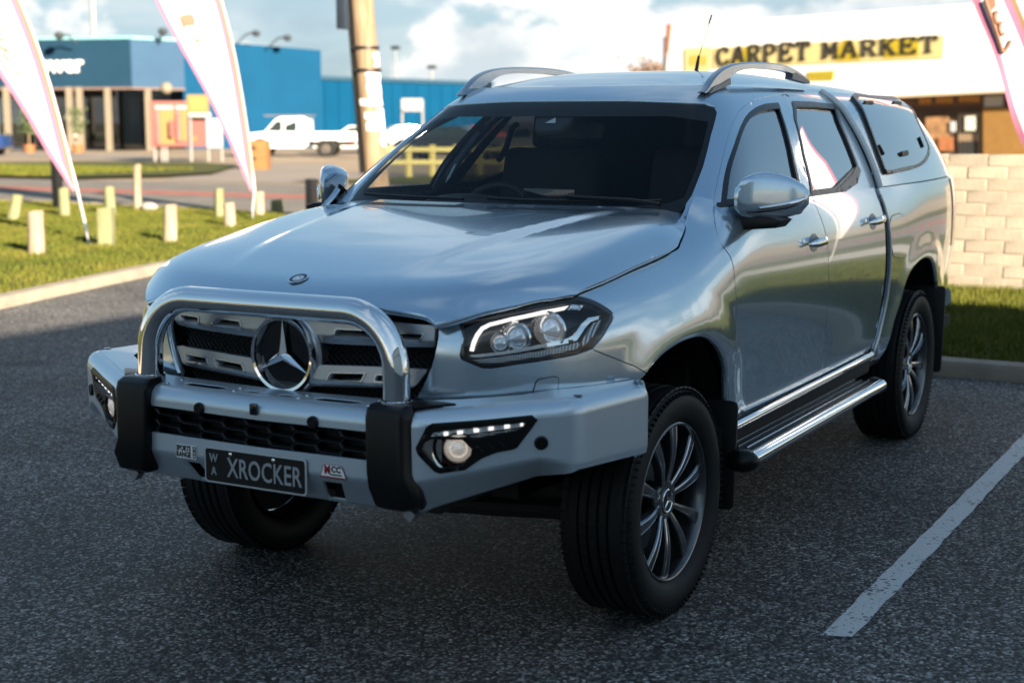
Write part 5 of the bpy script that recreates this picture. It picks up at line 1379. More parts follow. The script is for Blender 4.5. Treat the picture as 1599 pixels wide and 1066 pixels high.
# road beyond, its red strip, far verge, forecourts
sheet('road', [(-250, 16.8), (-14.2, 15.9), (60, 16.0), (250, 15.8), (250, 27), (-250, 25.6)], .006, ROADMAT)
REDM = mat('red_strip', (.30, .10, .07), .85, noise=.2, nscale=2)
sheet('road_strip', [(-250, 20.9), (250, 20.7), (250, 22.0), (-250, 22.3)], .011, REDM)
FORE = mat('forecourt_paving', (.27, .205, .135), .85, noise=.3, nscale=.35, bump=.2, bscale=4)
sheet('forecourt', [(-250, 25.6), (250, 27), (250, 150), (-250, 150)], .002, FORE)
DRV = mat('driveway_tar', (.23, .195, .16), .85, noise=.2, nscale=.5)
sheet('driveway', [(-140, 40), (-50, 46), (-40, 41), (-31, 42), (-25.5, 35), (-14, 35), (-14, 27), (-26, 27), (-36, 41), (-52, 53), (-140, 47)], .010, DRV)
sheet('far_verge', [(-250, 25.9), (-28.5, 26.0), (-27.2, 28.5), (-27.6, 31), (-32, 37.5), (-36, 40), (-39.5, 39.4), (-46, 34), (-70, 30.5), (-250, 30)], .09, GRASSBASE)
# shaded lawn beyond the driveway, seen through the cabin
sheet('lawn', [(-22, 27.5), (10, 27.5), (12, 37), (-19, 37)], .05, GRASSBASE)
sheet('pale_reflection_strip', [(1.6, 10.3), (60, 10.3), (60, 12.4), (1.6, 12.4)], .095, CONC)  # unseen pale strip added to brighten what the doors reflect
# grass blades
def blades(name, n, region, hmin, hmax, wid, label, seed, dens=None, z=.085):
    r = np.random.RandomState(seed); pts = []
    while len(pts) < n:
        c = region(r, 4000); pts += list(map(tuple, c))
    P = np.array(pts[:n]); a = r.uniform(0, 2*pi, n); h = r.uniform(hmin, hmax, n); w = wid*r.uniform(.6, 1.4, n); ln = r.normal(0, .35, (n, 2))*h[:, None]
    V = np.zeros((n, 3, 3)); V[:, 0, :2] = P-np.stack([np.cos(a), np.sin(a)], 1)*w[:, None]; V[:, 1, :2] = P+np.stack([np.cos(a), np.sin(a)], 1)*w[:, None]; V[:, 2, :2] = P+ln
    V[:, :2, 2] = z-.01; V[:, 2, 2] = z+h
    me = bpy.data.meshes.new(name); me.vertices.add(3*n); me.vertices.foreach_set('co', V.ravel()); me.loops.add(3*n); me.loops.foreach_set('vertex_index', np.arange(3*n)); me.polygons.add(n); me.polygons.foreach_set('loop_start', np.arange(n)*3); me.polygons.foreach_set('loop_total', np.full(n, 3)); me.update()
    o = link(name, me, GRASS); tag(o, label, 'grass', kind='stuff'); return o
_kr = np.array(KR2[::-1])
blades('grass', 70000, lambda r, k: np.stack([r.uniform(-1.7, 4.5, k), r.uniform(5.25, 9.5, k)], 1), .03, .075, .006, 'short green lawn between kerb and block wall', 5)
_pl = np.array(KL2+[(-24, 16.1), (-24, -2)])
def left_region(r, k):
    x, y = r.uniform(-23, -7.0, k), r.uniform(2, 16.1, k); m_ = in_poly(x, y, np.array(KL2[:-4]+[(-26, 16.3), (-26, -2), (-6.3, -2)])); return np.stack([x[m_], y[m_]], 1)
blades('grass', 150000, left_region, .025, .06, .009, 'mown green and yellow lawn around the timber bollards', 6)
def far_region(r, k): return np.stack([r.uniform(-60, -28.5, k), r.uniform(26, 37, k)], 1)[lambda: slice(None)] if False else np.stack([r.uniform(-58, -30, k), r.uniform(26.1, 33, k)], 1)
blades('grass', 30000, far_region, .05, .12, .03, 'strip of lawn on the far side of the road', 8, z=.09)

# ------------------------------------------------------------------ block wall: every block its own piece
LIME = mat('limestone_block', (.30, .26, .20), .85, noise=.20, nscale=4, bump=.35, bscale=40)
MORT = mat('mortar', (.275, .238, .183), .9, noise=.12, nscale=8)
def vary(m_, amt):
    nt = m_.node_tree; b = nt.nodes['Principled BSDF']; lk = b.inputs['Base Color'].links[0].from_socket
    oi = nt.nodes.new('ShaderNodeObjectInfo'); r = nt.nodes.new('ShaderNodeMapRange'); nt.links.new(oi.outputs['Random'], r.inputs[0]); r.inputs[3].default_value = 1-amt; r.inputs[4].default_value = 1+amt
    s = nt.nodes.new('ShaderNodeVectorMath'); s.operation = 'SCALE'; nt.links.new(lk, s.inputs[0]); nt.links.new(r.outputs[0], s.inputs['Scale']); nt.links.new(s.outputs[0], b.inputs['Base Color'])
vary(LIME, .13)
BX0, BX1, BY = -2.2, 1.25, 9.55
wall = MB().box(((BX0+BX1)/2, BY+.072, .66), (BX1-BX0-.02, .149, 1.20)).build('block_wall', MORT)
tag(wall, 'low sunlit wall of pale limestone blocks behind the grass', 'wall')
BL, BH = .356, .113
blk = []
for k in range(3):
    m_ = MB(); m_.box((0, 0, 0), (BL-.007, .16, BH-.006), bevel=.006, seg=1); blk.append(m_.mesh('block', 40))
rb_ = random.Random(11)
for row in range(11):
    x = BX0-(row % 2)*BL/2
    z = .075+BH*(row+.5)
    while x < BX1-.05:
        a, b = max(x, BX0), min(x+BL, BX1)
        if b-a > .06:
            o = link('block', blk[0], LIME, wall); o.scale = ((b-a)/BL, 1, 1); o.location = ((a+b)/2, BY+.072+rb_.uniform(-.004, .004), z); o.rotation_euler = (rb_.uniform(-.006, .006), 0, rb_.uniform(-.01, .01))
        x += BL
# ------------------------------------------------------------------ timber bollards
def make_wood(name, a, b_, sc=(6, 6, .8)):
    m_, nt, b = nodes_of(name); N = nt.nodes; L = nt.links
    tc = N.new('ShaderNodeTexCoord'); mp = N.new('ShaderNodeMapping'); L.new(tc.outputs['Object'], mp.inputs[0]); mp.inputs['Scale'].default_value = sc
    n = N.new('ShaderNodeTexNoise'); n.inputs['Scale'].default_value = 3; n.inputs['Detail'].default_value = 7; n.inputs['Roughness'].default_value = .65; L.new(mp.outputs[0], n.inputs[0])
    cr = N.new('ShaderNodeValToRGB'); L.new(n.outputs[0], cr.inputs[0]); e = cr.color_ramp.elements; e[0].position = .35; e[0].color = (*a, 1); e[1].position = .65; e[1].color = (*b_, 1)
    L.new(cr.outputs[0], b.inputs['Base Color']); b.inputs['Roughness'].default_value = .85
    bp = N.new('ShaderNodeBump'); bp.inputs['Strength'].default_value = .4; bp.inputs['Distance'].default_value = .01; L.new(n.outputs[0], bp.inputs['Height']); L.new(bp.outputs[0], b.inputs['Normal'])
    return m_
WOOD = make_wood('weathered_pine', (.17, .13, .08), (.33, .28, .20)); WOODG = make_wood('green_pine', (.12, .125, .055), (.23, .23, .12)); POLEW = make_wood('pole_timber', (.16, .10, .055), (.30, .215, .135), (5, 5, .5))
def bollard(px, top, w, mt, label, lean=0.0, square=False):
    p = at(px, z=.09); dep = float((p-np.array(CAMP))@AX_F); h = (px[1]-top)*dep/FPX; r = w*dep/FPX/2
    m_ = MB(); rr = random.Random(int(px[0]*7))
    if square: m_.box((0, 0, h/2-.05), (2*r*.9, 2*r*.9, h+.1), Matrix.Rotation(.5, 3, 'Z'), .012, 2)
    else:
        prof = [(r*1.03, -.1), (r*1.0, h*.3), (r*.98, h*.7), (r*.97, h-.02), (r*.90, h), (.001, h+.002)]
        m_.lathe(prof, 'z', (0, 0, 0), 18)
    for v in m_.bm.verts:
        v.co.x += rr.uniform(-.004, .004); v.co.y += rr.uniform(-.004, .004)
        if v.co.z > h*.9: v.co.z += .03*v.co.x/r*rr.uniform(.3, .6)
    o = m_.build('timber_bollard', mt, ang=40); o.location = p
    o.rotation_euler = (0, lean, 0) if lean else (rr.uniform(-.03, .03), rr.uniform(-.03, .03), 0)
    if lean: o.rotation_euler = (Matrix.Rotation(lean, 3, Vector(AX_F))).to_euler()
    tag(o, label, 'bollard', 'timber bollards on the verge'); return o
bollard((57.6, 396), 330, 26, WOOD, 'stout pale timber bollard on the lawn, end one of the front row of three', 0, False)
bollard((167, 383), 325, 25, WOODG, 'green-stained square timber bollard in the middle of the front row of three', 0, True)
bollard((266, 377), 320, 22, WOOD, 'brown-topped pale timber bollard with a sunlit foot in the front row', 0)
bollard((20, 343), 303, 18, WOODG, 'leaning green timber bollard near the edge of the lawn', .26)
bollard((101, 337), 294, 17, WOODG, 'upright green timber bollard beside the black post by the feather flag')
bollard((173, 334), 292, 17, WOODG, 'green timber bollard behind the square bollard of the front row')
bollard((215, 327), 258, 12, WOOD, 'tall slim pale timber post at the road edge of the lawn')
bollard((343, 339), 295, 15, WOODG, 'slim green timber bollard near the second feather flag')
bollard((359, 353), 317, 19, WOOD, 'pale timber bollard just in front of the slim green one')
bollard((405, 336), 300, 16, WOOD, 'pale timber bollard right beside the foot of the second feather flag')
bollard((433, 330), 312, 20, WOODG, 'short timber bollard half hidden behind the bonnet edge')
p = at((91, 326), z=.09); o = MB().box((0, 0, .55), (.14, .14, 1.3), bevel=.01).build('black_post', BLACK); o.location = p; tag(o, 'square black steel post standing behind the first feather flag', 'post')
p = at((487, 330), z=.09); o = MB().box((0, 0, .25), (.16, .16, .62), bevel=.02).build('dark_bollard', BLACK); o.location = p; tag(o, 'short dark bollard at the roadside beside the far door mirror', 'bollard')
st_m = MB(); st_m.sphere((0, 0, .05), (.18, .12, .09), 10, 6); o = st_m.build('rock', CONC); o.location = at((233, 328), z=.09); tag(o, 'pale rock lying at the foot of the tall slim post', 'rock')

# ------------------------------------------------------------------ feather flags
def make_cloth(name, col, transl=.35):
    m_, nt, b = nodes_of(name); N = nt.nodes; L = nt.links
    b.inputs['Base Color'].default_value = (*col, 1); b.inputs['Roughness'].default_value = .8
    tr = N.new('ShaderNodeBsdfTranslucent'); tr.inputs[0].default_value = (*col, 1); mx = N.new('ShaderNodeMixShader'); mx.inputs[0].default_value = transl
    tc = N.new('ShaderNodeTexCoord'); n = N.new('ShaderNodeTexNoise'); n.inputs['Scale'].default_value = 6; L.new(tc.outputs['Object'], n.inputs[0]); bp = N.new('ShaderNodeBump'); bp.inputs['Strength'].default_value = .2; bp.inputs['Distance'].default_value = .03; L.new(n.outputs[0], bp.inputs['Height']); L.new(bp.outputs[0], b.inputs['Normal'])
    out = [x for x in N if x.type == 'OUTPUT_MATERIAL'][0]; L.new(b.outputs[0], mx.inputs[1]); L.new(tr.outputs[0], mx.inputs[2]); L.new(mx.outputs[0], out.inputs[0]); return m_
CLOTH = make_cloth('flag_white', (.80, .80, .80)); PINK = make_cloth('flag_pink', (.36, .13, .22), .2); TANC = make_cloth('flag_sleeve', (.20, .125, .075), .1); MARK = make_cloth('flag_mark', (.30, .15, .10), .2); POLEM = mat('flag_pole', (.75, .74, .72), .35, .3, noise=.1)
def feather(polepx, edgepx, dist, base, label, ext_pole, ext_edge, logo=True):
    """pole line and free edge given as pixels at the flag's own distance; continued above the frame"""
    def pz(px):
        o, d = ray(px); t = dist/math.hypot(d[0], d[1]); return Vector(o+t*d)
    pole = [pz(p) for p in polepx]; edge = [pz(p) for p in edgepx]
    pole += [pole[-1]+Vector(AX_R)*a+Vector((0, 0, b)) for a, b in ext_pole]; edge += [edge[-1]+Vector(AX_R)*a+Vector((0, 0, b)) for a, b in ext_edge]
    def fine(L_, n):
        L3 = [np.array(v) for v in L_]; cum = np.concatenate([[0], np.cumsum([np.linalg.norm(b-a) for a, b in zip(L3, L3[1:])])]); f = nspline(cum/cum[-1], np.array(L3)); return f(np.linspace(0, 1, n))
    n = 40; A, B = fine(pole, n), fine(edge, n)
    back = np.array(AX_F)*np.array([1, 1, 0])
    def strip(t0, t1, name, mt, parent, push=0.0):
        m_ = MB(); rows = []; K = 5
        for i in range(n):
            w = np.linalg.norm(B[i]-A[i]); row = []
            for k in range(K+1):
                t = t0(i, w)+(t1(i, w)-t0(i, w))*k/K; q = A[i]+(B[i]-A[i])*t+back*(.05*sin(i*.45+t*3)*t*min(w, .5)-push); row.append(m_.bm.verts.new(q))
            rows.append(row)
        for P_, Q_ in zip(rows, rows[1:]):
            for k in range(K): m_.bm.faces.new([P_[k], P_[k+1], Q_[k+1], Q_[k]])
        me = m_.mesh(name, 60, weld=False)
        return link(name, me, mt, parent)
    root = empty('feather_flag', tuple(Vector(base)), 0, label, 'flag', 'feather flags by the car park')
    inv = Matrix.Translation(-Vector(base))
    def fin(o): o.data.transform(inv); return o
    s1 = lambda i, w: min(.4, .055/max(w, .05)); s2 = lambda i, w: min(.55, .115/max(w, .05)); s3 = lambda i, w: max(.6, 1-.065/max(w, .05))
    fin(strip(lambda i, w: 0, s1, 'sleeve', TANC, root)); fin(strip(s1, s2, 'border', PINK, root)); fin(strip(s3, lambda i, w: 1, 'border', PINK, root))
    pan = fin(strip(s2, s3, 'panel', CLOTH, root))
    pp = [Vector(base)]+[Vector(v) for v in A]
    t_ = MB(); t_.tube([tuple(Vector(v)+Vector(back)*.012) for v in pp], [.018]*4+[.012]*(len(pp)-4), 8); fin(t_.build('pole', POLEM, root))
    sp_ = MB(); sp_.tube([Vector(base)-Vector((0, 0, .1)), Vector(base)+Vector((0, 0, .14))], .012, 8); fin(sp_.build('ground_spike', CHROME, root))
    if logo:
        # printed mark: slanted outline, block M and two C shapes, following the panel
        def pt(i, t): return Vector(A[i]+(B[i]-A[i])*t-back*.012)
        fi = lambda f: f*(n-1)
        def ptf(f, t):
            x = fi(f); i = int(x); g = x-i; a = A[i]+(A[min(i+1, n-1)]-A[i])*g; b = B[i]+(B[min(i+1, n-1)]-B[i])*g; w = np.linalg.norm(b-a); q = a+(b-a)*t+back*(.05*sin(x*.45+t*3)*t*min(w, .5))-back*.02; return Vector(q)
        mk = MB()
        for f0 in logo:
            mk.tube([ptf(f0+.0+.014*k, .80-.03*k*.2) for k in range(0, 12)], .016, 5)
            mk.tube([ptf(f0-.004, .78), ptf(f0-.006, .62), ptf(f0-.002, .5)], .016, 5)
            q = [ptf(f0+.115, .74), ptf(f0+.155, .70), ptf(f0+.155, .52), ptf(f0+.135, .50), ptf(f0+.115, .55)]; mk.face(q)
            for df in (.075, .04):
                mk.tube([ptf(f0+df+.022, .55), ptf(f0+df+.026, .62), ptf(f0+df+.016, .68), ptf(f0+df, .68), ptf(f0+df-.006, .60)], .020, 5)
        fin(mk.build('mark', MARK, root, weld=False))
    return root
feather([(121, 300), (108, 248), (92, 185), (66, 95), (30, 0)], [(112, 297), (70, 232), (36, 175), (0, 118), (-62, 0)], 20.5, at((140, 382), z=.09), 'first white and pink feather flag leaning over the bollards',
        [(-.35, .75), (-.8, 1.25), (-1.05, 1.30)], [(-.35, .75), (-.5, 1.2), (-.35, 1.35)], logo=(.40,))
feather([(397, 300), (391, 240), (384, 190), (367, 90), (345, 0)], [(391, 298), (352, 210), (318, 140), (282, 75), (242, 0)], 24.5, at((393, 343), z=.09), 'white and pink feather flag in front of the blue showroom corner',
        [(-.28, .9), (-.65, 1.5), (-.85, 1.55)], [(-.40, .9), (-.62, 1.4), (-.5, 1.62)], logo=(.44,))
feather([(1668, 235), (1650, 180), (1625, 110), (1612, 60), (1588, 0)], [(1655, 330), (1598, 228), (1565, 130), (1543, 62), (1519, 0)], 13.0, (.92, 8.55, .085), 'white and pink feather flag standing by the end of the block wall',
        [(-.2, .5), (-.45, .9), (-.6, .95)], [(-.2, .5), (-.3, .85), (-.25, 1.0)], logo=(.46,))
def feather_plain(base, lean, label):
    """a flag set out of the frame, beside the block wall: it shows as a reflection in the doors"""
    b = Vector(base); d = Vector(lean); up = Vector((0, 0, 1)); rt = Vector((-.9, -.43, 0))
    root = empty('feather_flag', tuple(b), 0, label, 'flag', 'feather flags by the car park')
    pts = [up*.1, up*.9, up*1.8+d*.1, up*2.7+d*.3, up*3.3+d*.6, up*3.6+d*1.0]; n = 24
    f = nspline(np.linspace(0, 1, 6), np.array([tuple(p) for p in pts])); L_ = f(np.linspace(0, 1, n))
    w = [max(0, .75*min(1, (i-3)/12)) if i > 3 else 0 for i in range(n)]
    for (a, c, nm, mt) in ((0, .1, 'sleeve', PINK), (.1, .9, 'panel', CLOTH), (.9, 1, 'border', PINK)):
        m_ = MB(); rows = [m_._v([Vector(L_[i])+rt*(w[i]*(a+(c-a)*k/3)) for k in range(4)]) for i in range(4, n)]
        for P_, Q_ in zip(rows, rows[1:]):
            for k in range(3): m_.bm.faces.new([P_[k], P_[k+1], Q_[k+1], Q_[k]])
        m_.build(nm, mt, root, weld=False)
    MB().tube([tuple(p) for p in L_], .014, 8).build('pole', POLEM, root)
feather_plain((3.3, 9.3, .085), (-.9, -.3, 0), 'white and pink feather flag mirrored in the rear door glass')
# ================================================================== FAR SIDE OF THE ROAD
def pd(px, dist):
    o, d = ray(px); t = dist/math.hypot(d[0], d[1]); return Vector(o+t*d)
def gxy(col, dist): p = pd((col, 191), dist); return Vector((p.x, p.y, 0))
def wall_frame(p0, p1):
    """unit vectors along a wall from p0 to p1 and out of it (towards the viewer)"""
    e = (p1-p0); L_ = e.length; e = e/L_; n = Vector((e.y, -e.x, 0))
    if n.dot(Vector(CAMP)-p0) < 0: n = -n
    return e, n, L_
def slab(mb, p0, p1, z0, z1, th=.2, out=0.0):
    """upright slab between two ground points, front face at 'out' along its normal"""
    e, n, L_ = wall_frame(p0, p1); M = Matrix((e, -n, Vector((0, 0, 1)))).transposed()
    c = (p0+p1)/2+n*(out-th/2)+Vector((0, 0, (z0+z1)/2)); mb.box(c, (L_, th, z1-z0), M); return mb
def on_wall(p0, p1, s, z, out=0.0):
    e, n, L_ = wall_frame(p0, p1); return p0+e*s+n*out+Vector((0, 0, z))
def make_ribbed(name, col, scale, vertical=False, rough=.45):
    m_, nt, b = nodes_of(name); N = nt.nodes; L = nt.links
    tc = N.new('ShaderNodeTexCoord'); n = N.new('ShaderNodeTexNoise'); n.inputs['Scale'].default_value = .6; n.inputs['Detail'].default_value = 5; L.new(tc.outputs['Object'], n.inputs[0])
    r = N.new('ShaderNodeMapRange'); L.new(n.outputs[0], r.inputs[0]); r.inputs[3].default_value = .85; r.inputs[4].default_value = 1.15
    s = N.new('ShaderNodeVectorMath'); s.operation = 'SCALE'; s.inputs[0].default_value = col; L.new(r.outputs[0], s.inputs['Scale']); L.new(s.outputs[0], b.inputs['Base Color'])
    b.inputs['Roughness'].default_value = .7; b.inputs['Specular IOR Level'].default_value = .08; return m_
BLUE1 = make_ribbed('showroom_blue', (.012, .040, .072), 3); BLUE2 = make_ribbed('showroom_blue_sunlit', (.040, .085, .150), 3); BLUE3 = make_ribbed('shed_blue', (.0015, .050, .115), 3)  # corner blue lightened, its sun-facing brightness put into the colour
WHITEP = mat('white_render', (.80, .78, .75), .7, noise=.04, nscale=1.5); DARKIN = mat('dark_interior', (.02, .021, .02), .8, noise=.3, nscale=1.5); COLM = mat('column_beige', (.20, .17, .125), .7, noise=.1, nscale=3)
# ---- blue showroom
A0, A1, A2 = gxy(-90, 94), gxy(208, 88), gxy(290, 90)
zt1, zb1 = 6.35, 3.62
sr = empty('showroom', tuple(A1), 0, 'dark blue fronted showroom with white lettering over tall shop windows', 'building')
def S_(mb, name, mt, parent, ang=35): o = mb.build(name, mt, parent, ang=ang); o.data.transform(Matrix.Translation(-parent.location)); return o
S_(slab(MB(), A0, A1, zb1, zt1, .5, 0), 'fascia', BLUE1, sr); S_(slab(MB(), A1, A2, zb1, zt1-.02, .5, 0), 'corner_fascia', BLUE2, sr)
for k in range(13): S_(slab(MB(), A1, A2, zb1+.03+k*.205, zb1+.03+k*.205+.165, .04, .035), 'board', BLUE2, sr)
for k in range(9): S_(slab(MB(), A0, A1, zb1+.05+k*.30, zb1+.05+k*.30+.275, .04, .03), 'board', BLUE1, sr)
tr_ = mat('teal_capping', (.20, .42, .46), .4, noise=.1); S_(slab(MB(), A0, A1, zt1, zt1+.14, .6, .08), 'capping', tr_, sr); S_(slab(MB(), A1, A2, zt1-.02, zt1+.12, .6, .08), 'capping', tr_, sr)
S_(slab(MB(), A0, A1, zb1-.12, zb1, .6, .06), 'soffit_edge', mat('soffit_brown', (.16, .11, .09), .7, noise=.1), sr); S_(slab(MB(), A1, A2, zb1-.12, zb1, .6, .06), 'soffit_edge', MAT['soffit_brown'], sr)
e1, n1, L1 = wall_frame(A0, A1)
B0, B1 = A0-n1*2.2, A1-n1*2.2
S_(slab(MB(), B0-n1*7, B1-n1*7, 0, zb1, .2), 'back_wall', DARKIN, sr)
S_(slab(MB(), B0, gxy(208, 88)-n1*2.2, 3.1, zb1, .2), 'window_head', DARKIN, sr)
fl_ = MB(); fl_.poly([tuple(v+Vector((0, 0, .03))) for v in (A0-n1*9, A1-n1*9, A1, A0)]); S_(fl_, 'floor', mat('shop_floor', (.10, .09, .08), .4, noise=.2), sr)
for k in range(int(L1/2.45)):
    s0 = L1-2.45*(k+1); m_ = slab(MB(), B0+e1*s0, B0+e1*(s0+2.33), .15, 3.1, .02); S_(m_, 'pane', SHOPGLASS, sr)
    S_(slab(MB(), B0+e1*(s0+2.33), B0+e1*(s0+2.43), .1, 3.2, .1, .05), 'mullion', mat('mullion_dark', (.05, .05, .05), .5, .5, noise=.1), sr)
for col in (10, 108, 124, 168, 231):
    p = gxy(col, 88.5); S_(slab(MB(), p-e1*.14, p+e1*.14, .0, zb1, .28), 'column', COLM, sr)
e2, n2, L2 = wall_frame(A1, A2)
S_(slab(MB(), A1-n2*1.5, A2-n2*1.5, 0, zb1, .2), 'corner_window', SHOPGLASS, sr)
# parked display vehicle inside the showroom
tM = facing(on_wall(A0, A1, (gxy(100, 90)-A0).length, 4.92, .10), n1)
tM.translation -= sr.location
text_mesh('ower', 1.38, .05, mat('letter_white', (.85, .85, .84), .5, noise=.03), 'lettering', tM, sr, .035, .95, 1.0)
for (px, ang) in (((92, 53), -1), ((254, 47), .1)):
    base = pd((px[0]+28*(-ang), 66 if px[0] > 200 else 67), 88.5); top = pd(px, 88.0)
    m_ = MB(); m_.tube([base, (base+top)/2+Vector((0, 0, .15)), top], .05, 6); m_.sphere(top-Vector((0, 0, .1)), (.28, .28, .22), 10, 6)
    S_(m_, 'sign_lamp', mat('lamp_grey', (.06, .07, .075), .5, .5, noise=.1), sr)
sr_lamp = MB(); sr_lamp.sphere(pd((260, 138), 87.5), .35, 10, 6); S_(sr_lamp, 'wall_lamp', COLM, sr)
# ---- tall blue shed and the long low blue wall
S0, S1, S2, S3 = gxy(288, 93), gxy(503, 95), gxy(498, 99), gxy(770, 113)
sh = empty('blue_shed', tuple(S1), 0, 'tall bright blue shed with a dark roller door slot beside the showroom', 'building')
zs = 6.55
es, ns, Ls = wall_frame(S0, S1)
m_ = MB(); cnr = [S0, S1, S1-ns*24, S0-ns*24]
def top_at(p): return 6.62-.5*max(0, min(1, (p-S0).dot(es)/Ls))
m_.face([tuple(S0), tuple(S1), tuple(S1+Vector((0, 0, top_at(S1)))), tuple(S0+Vector((0, 0, top_at(S0))))]); m_.face([tuple(S1), tuple(S1-ns*24), tuple(S1-ns*24+Vector((0, 0, top_at(S1)))), tuple(S1+Vector((0, 0, top_at(S1))))])
m_.face([tuple(q+Vector((0, 0, top_at(q)))) for q in (S0, S1)]+[tuple(q+Vector((0, 0, top_at(q)))) for q in (S1-ns*24, S0-ns*24)])
S_(m_, 'wall', BLUE3, sh)
for k in range(26):
    q = S0+es*(Ls*(k+.5)/26); S_(slab(MB(), q-es*.06, q+es*.06, .05, top_at(q)-.05, .05, .03), 'rib', BLUE3, sh)
S_(slab(MB(), gxy(372, 94), gxy(487, 95), 3.30, 3.62, .3, .16), 'door_head', mat('rust_beam', (.20, .12, .10), .7, noise=.2), sh)
S_(slab(MB(), gxy(376, 94), gxy(482, 95), 2.55, 3.30, .2, .10), 'door_slot', mat('slot_dark', (.012, .016, .025), .7, noise=.2), sh)
S_(slab(MB(), gxy(376, 94), gxy(468, 95), 0.05, 2.5, .12, .10), 'roller_door', mat('door_blue', (.002, .052, .12), .6, noise=.08, nscale=2), sh)
for px in ((400, 50), (449, 57)):
    base = pd((px[0]-30, 68 if px[0] < 420 else 74), 93.5); top = pd(px, 92.5)
    m_ = MB(); m_.tube([base, (base+top)/2+Vector((0, 0, .2)), top], .05, 6); m_.sphere(top-Vector((0, 0, .1)), (.26, .26, .20), 10, 6); S_(m_, 'sign_lamp', MAT['lamp_grey'], sh)
cs = MB(); top_at2 = lambda t: 4.62-.18*t
lw = empty('blue_wall', tuple(S2), 0, 'long low blue metal wall running behind the power pole', 'building')
e3, n3, L3 = wall_frame(S2, S3)
S_(slab(MB(), S2, S3, 0, 4.40, .4), 'wall', BLUE3, lw); S_(slab(MB(), S2, S3, 4.40, 4.66, .6, .15), 'gutter', mat('gutter_dark', (.02, .06, .10), .5, noise=.1), lw)
for k in range(14):
    q = S2+e3*(L3*(k+.5)/14); S_(slab(MB(), q-e3*.12, q+e3*.12, .05, 4.38, .08, .06), 'pilaster', BLUE3, lw)
# ---- roadside signs in front of the showroom
RED = mat('sign_red', (.17, .028, .018), .5, noise=.08, nscale=3); YEL = mat('sign_yellow', (.15, .095, .004), .5, noise=.12, nscale=3); SGW = mat('sign_white', (.26, .25, .235), .5, noise=.04)
def sign_board(name, label, x0, x1, y0, y1, dist, mt, posts, inner=()):
    c = gxy((x0+x1)/2, dist); root = empty(name, tuple(c), 0, label, 'sign')
    a, b = gxy(x0, dist), gxy(x1, dist); zt_ = pd(((x0+x1)/2, y0), dist).z; zb_0 = pd(((x0+x1)/2, y1), dist).z
    S_(slab(MB(), a, b, zb_0, zt_, .12), 'board', mt, root)
    for j, (ix0, ix1, iy0, iy1, im) in enumerate(inner):
        S_(slab(MB(), gxy(ix0, dist), gxy(ix1, dist), pd((ix0, iy1), dist).z, pd((ix0, iy0), dist).z, .03, .03+.012*j), 'panel', im, root)
    for col in posts: p = gxy(col, dist+.15); S_(MB().tube([p, p+Vector((0, 0, zt_-.1))], .05, 8), 'post', SGW, root)
    return root
sign_board('roadside_sign', 'red and yellow roadside board with white headings by the showroom', 234, 293, 158, 229, 62, RED, (240, 252, 258),
           [(250, 272, 172, 225, YEL), (282, 292, 172, 220, YEL), (243, 271, 165, 171, SGW), (275, 292, 165, 171, SGW)]+[(244, 249, 175+5*k, 178+5*k, mat('sign_pink', (.32, .14, .12), .5, noise=.05)) for k in range(10)]+[(276, 281, 175+5*k, 178+5*k, MAT['sign_pink']) for k in range(9)]+[(264, 272, 188, 214, RED)])
sign_board('red_panel_sign', 'plain red panel with a small yellow spot beside the roadside board', 294, 320, 183, 229, 62.6, RED, (296,), [(301, 306, 213, 220, YEL)])
sign_board('yellow_tag_sign', 'yellow and white tag shaped sign above the red panel', 293, 327, 148, 182, 62.2, YEL, (297,), [(295, 330, 176, 183, SGW), (297, 322, 152, 172, mat('tag_print', (.17, .14, .01), .5, noise=.4, nscale=12))])
sign_board('white_sign', 'white panel standing between the red panel and the feather flag', 322, 347, 185, 231, 63, SGW, (324, 345))
sign_board('white_frame_sign', 'white board on a tall white frame before the low blue wall', 627, 661, 154, 171, 62, SGW, (628, 660), [(628, 660, 172, 174, SGW)])
# planters
for (col, yb, w, h, lab) in ((44, 236, 17, 12, 'orange pot with a slim shrub by the showroom window'), (120, 231, 18, 12, 'square yellow-orange pot before the showroom glass')):
    dist = 84; p = gxy(col, dist); k = dist/FPX; root = empty('planter', tuple(p), 0, lab, 'planter')
    m_ = MB(); m_.lathe([(w*k*.42, 0), (w*k*.52, h*k), (w*k*.46, h*k), (w*k*.4, h*k*.8)], 'z', (0, 0, 0), 12); m_.build('pot', mat('terracotta', (.26, .10, .035), .7, noise=.15), root)
    m_ = MB(); rr = random.Random(col)
    m_.tube([(0, 0, h*k*.6), (0, 0, h*k+.7)], .04, 6); m_.build('stem', POLEW, root)
    m_ = MB()
    for i in range(160):
        c = Vector((rr.gauss(0, .22), rr.gauss(0, .22), h*k+.6+rr.uniform(0, 1.4))); u = Vector((rr.gauss(0, 1), rr.gauss(0, 1), rr.gauss(0, 1))).normalized()*.12; v = u.orthogonal().normalized()*.05; m_.face([c-u, c+v, c+u, c-v])
    m_.build('leaves', mat('leaf_green', (.05, .08, .02), .6, noise=.3), root, weld=False, ang=0)
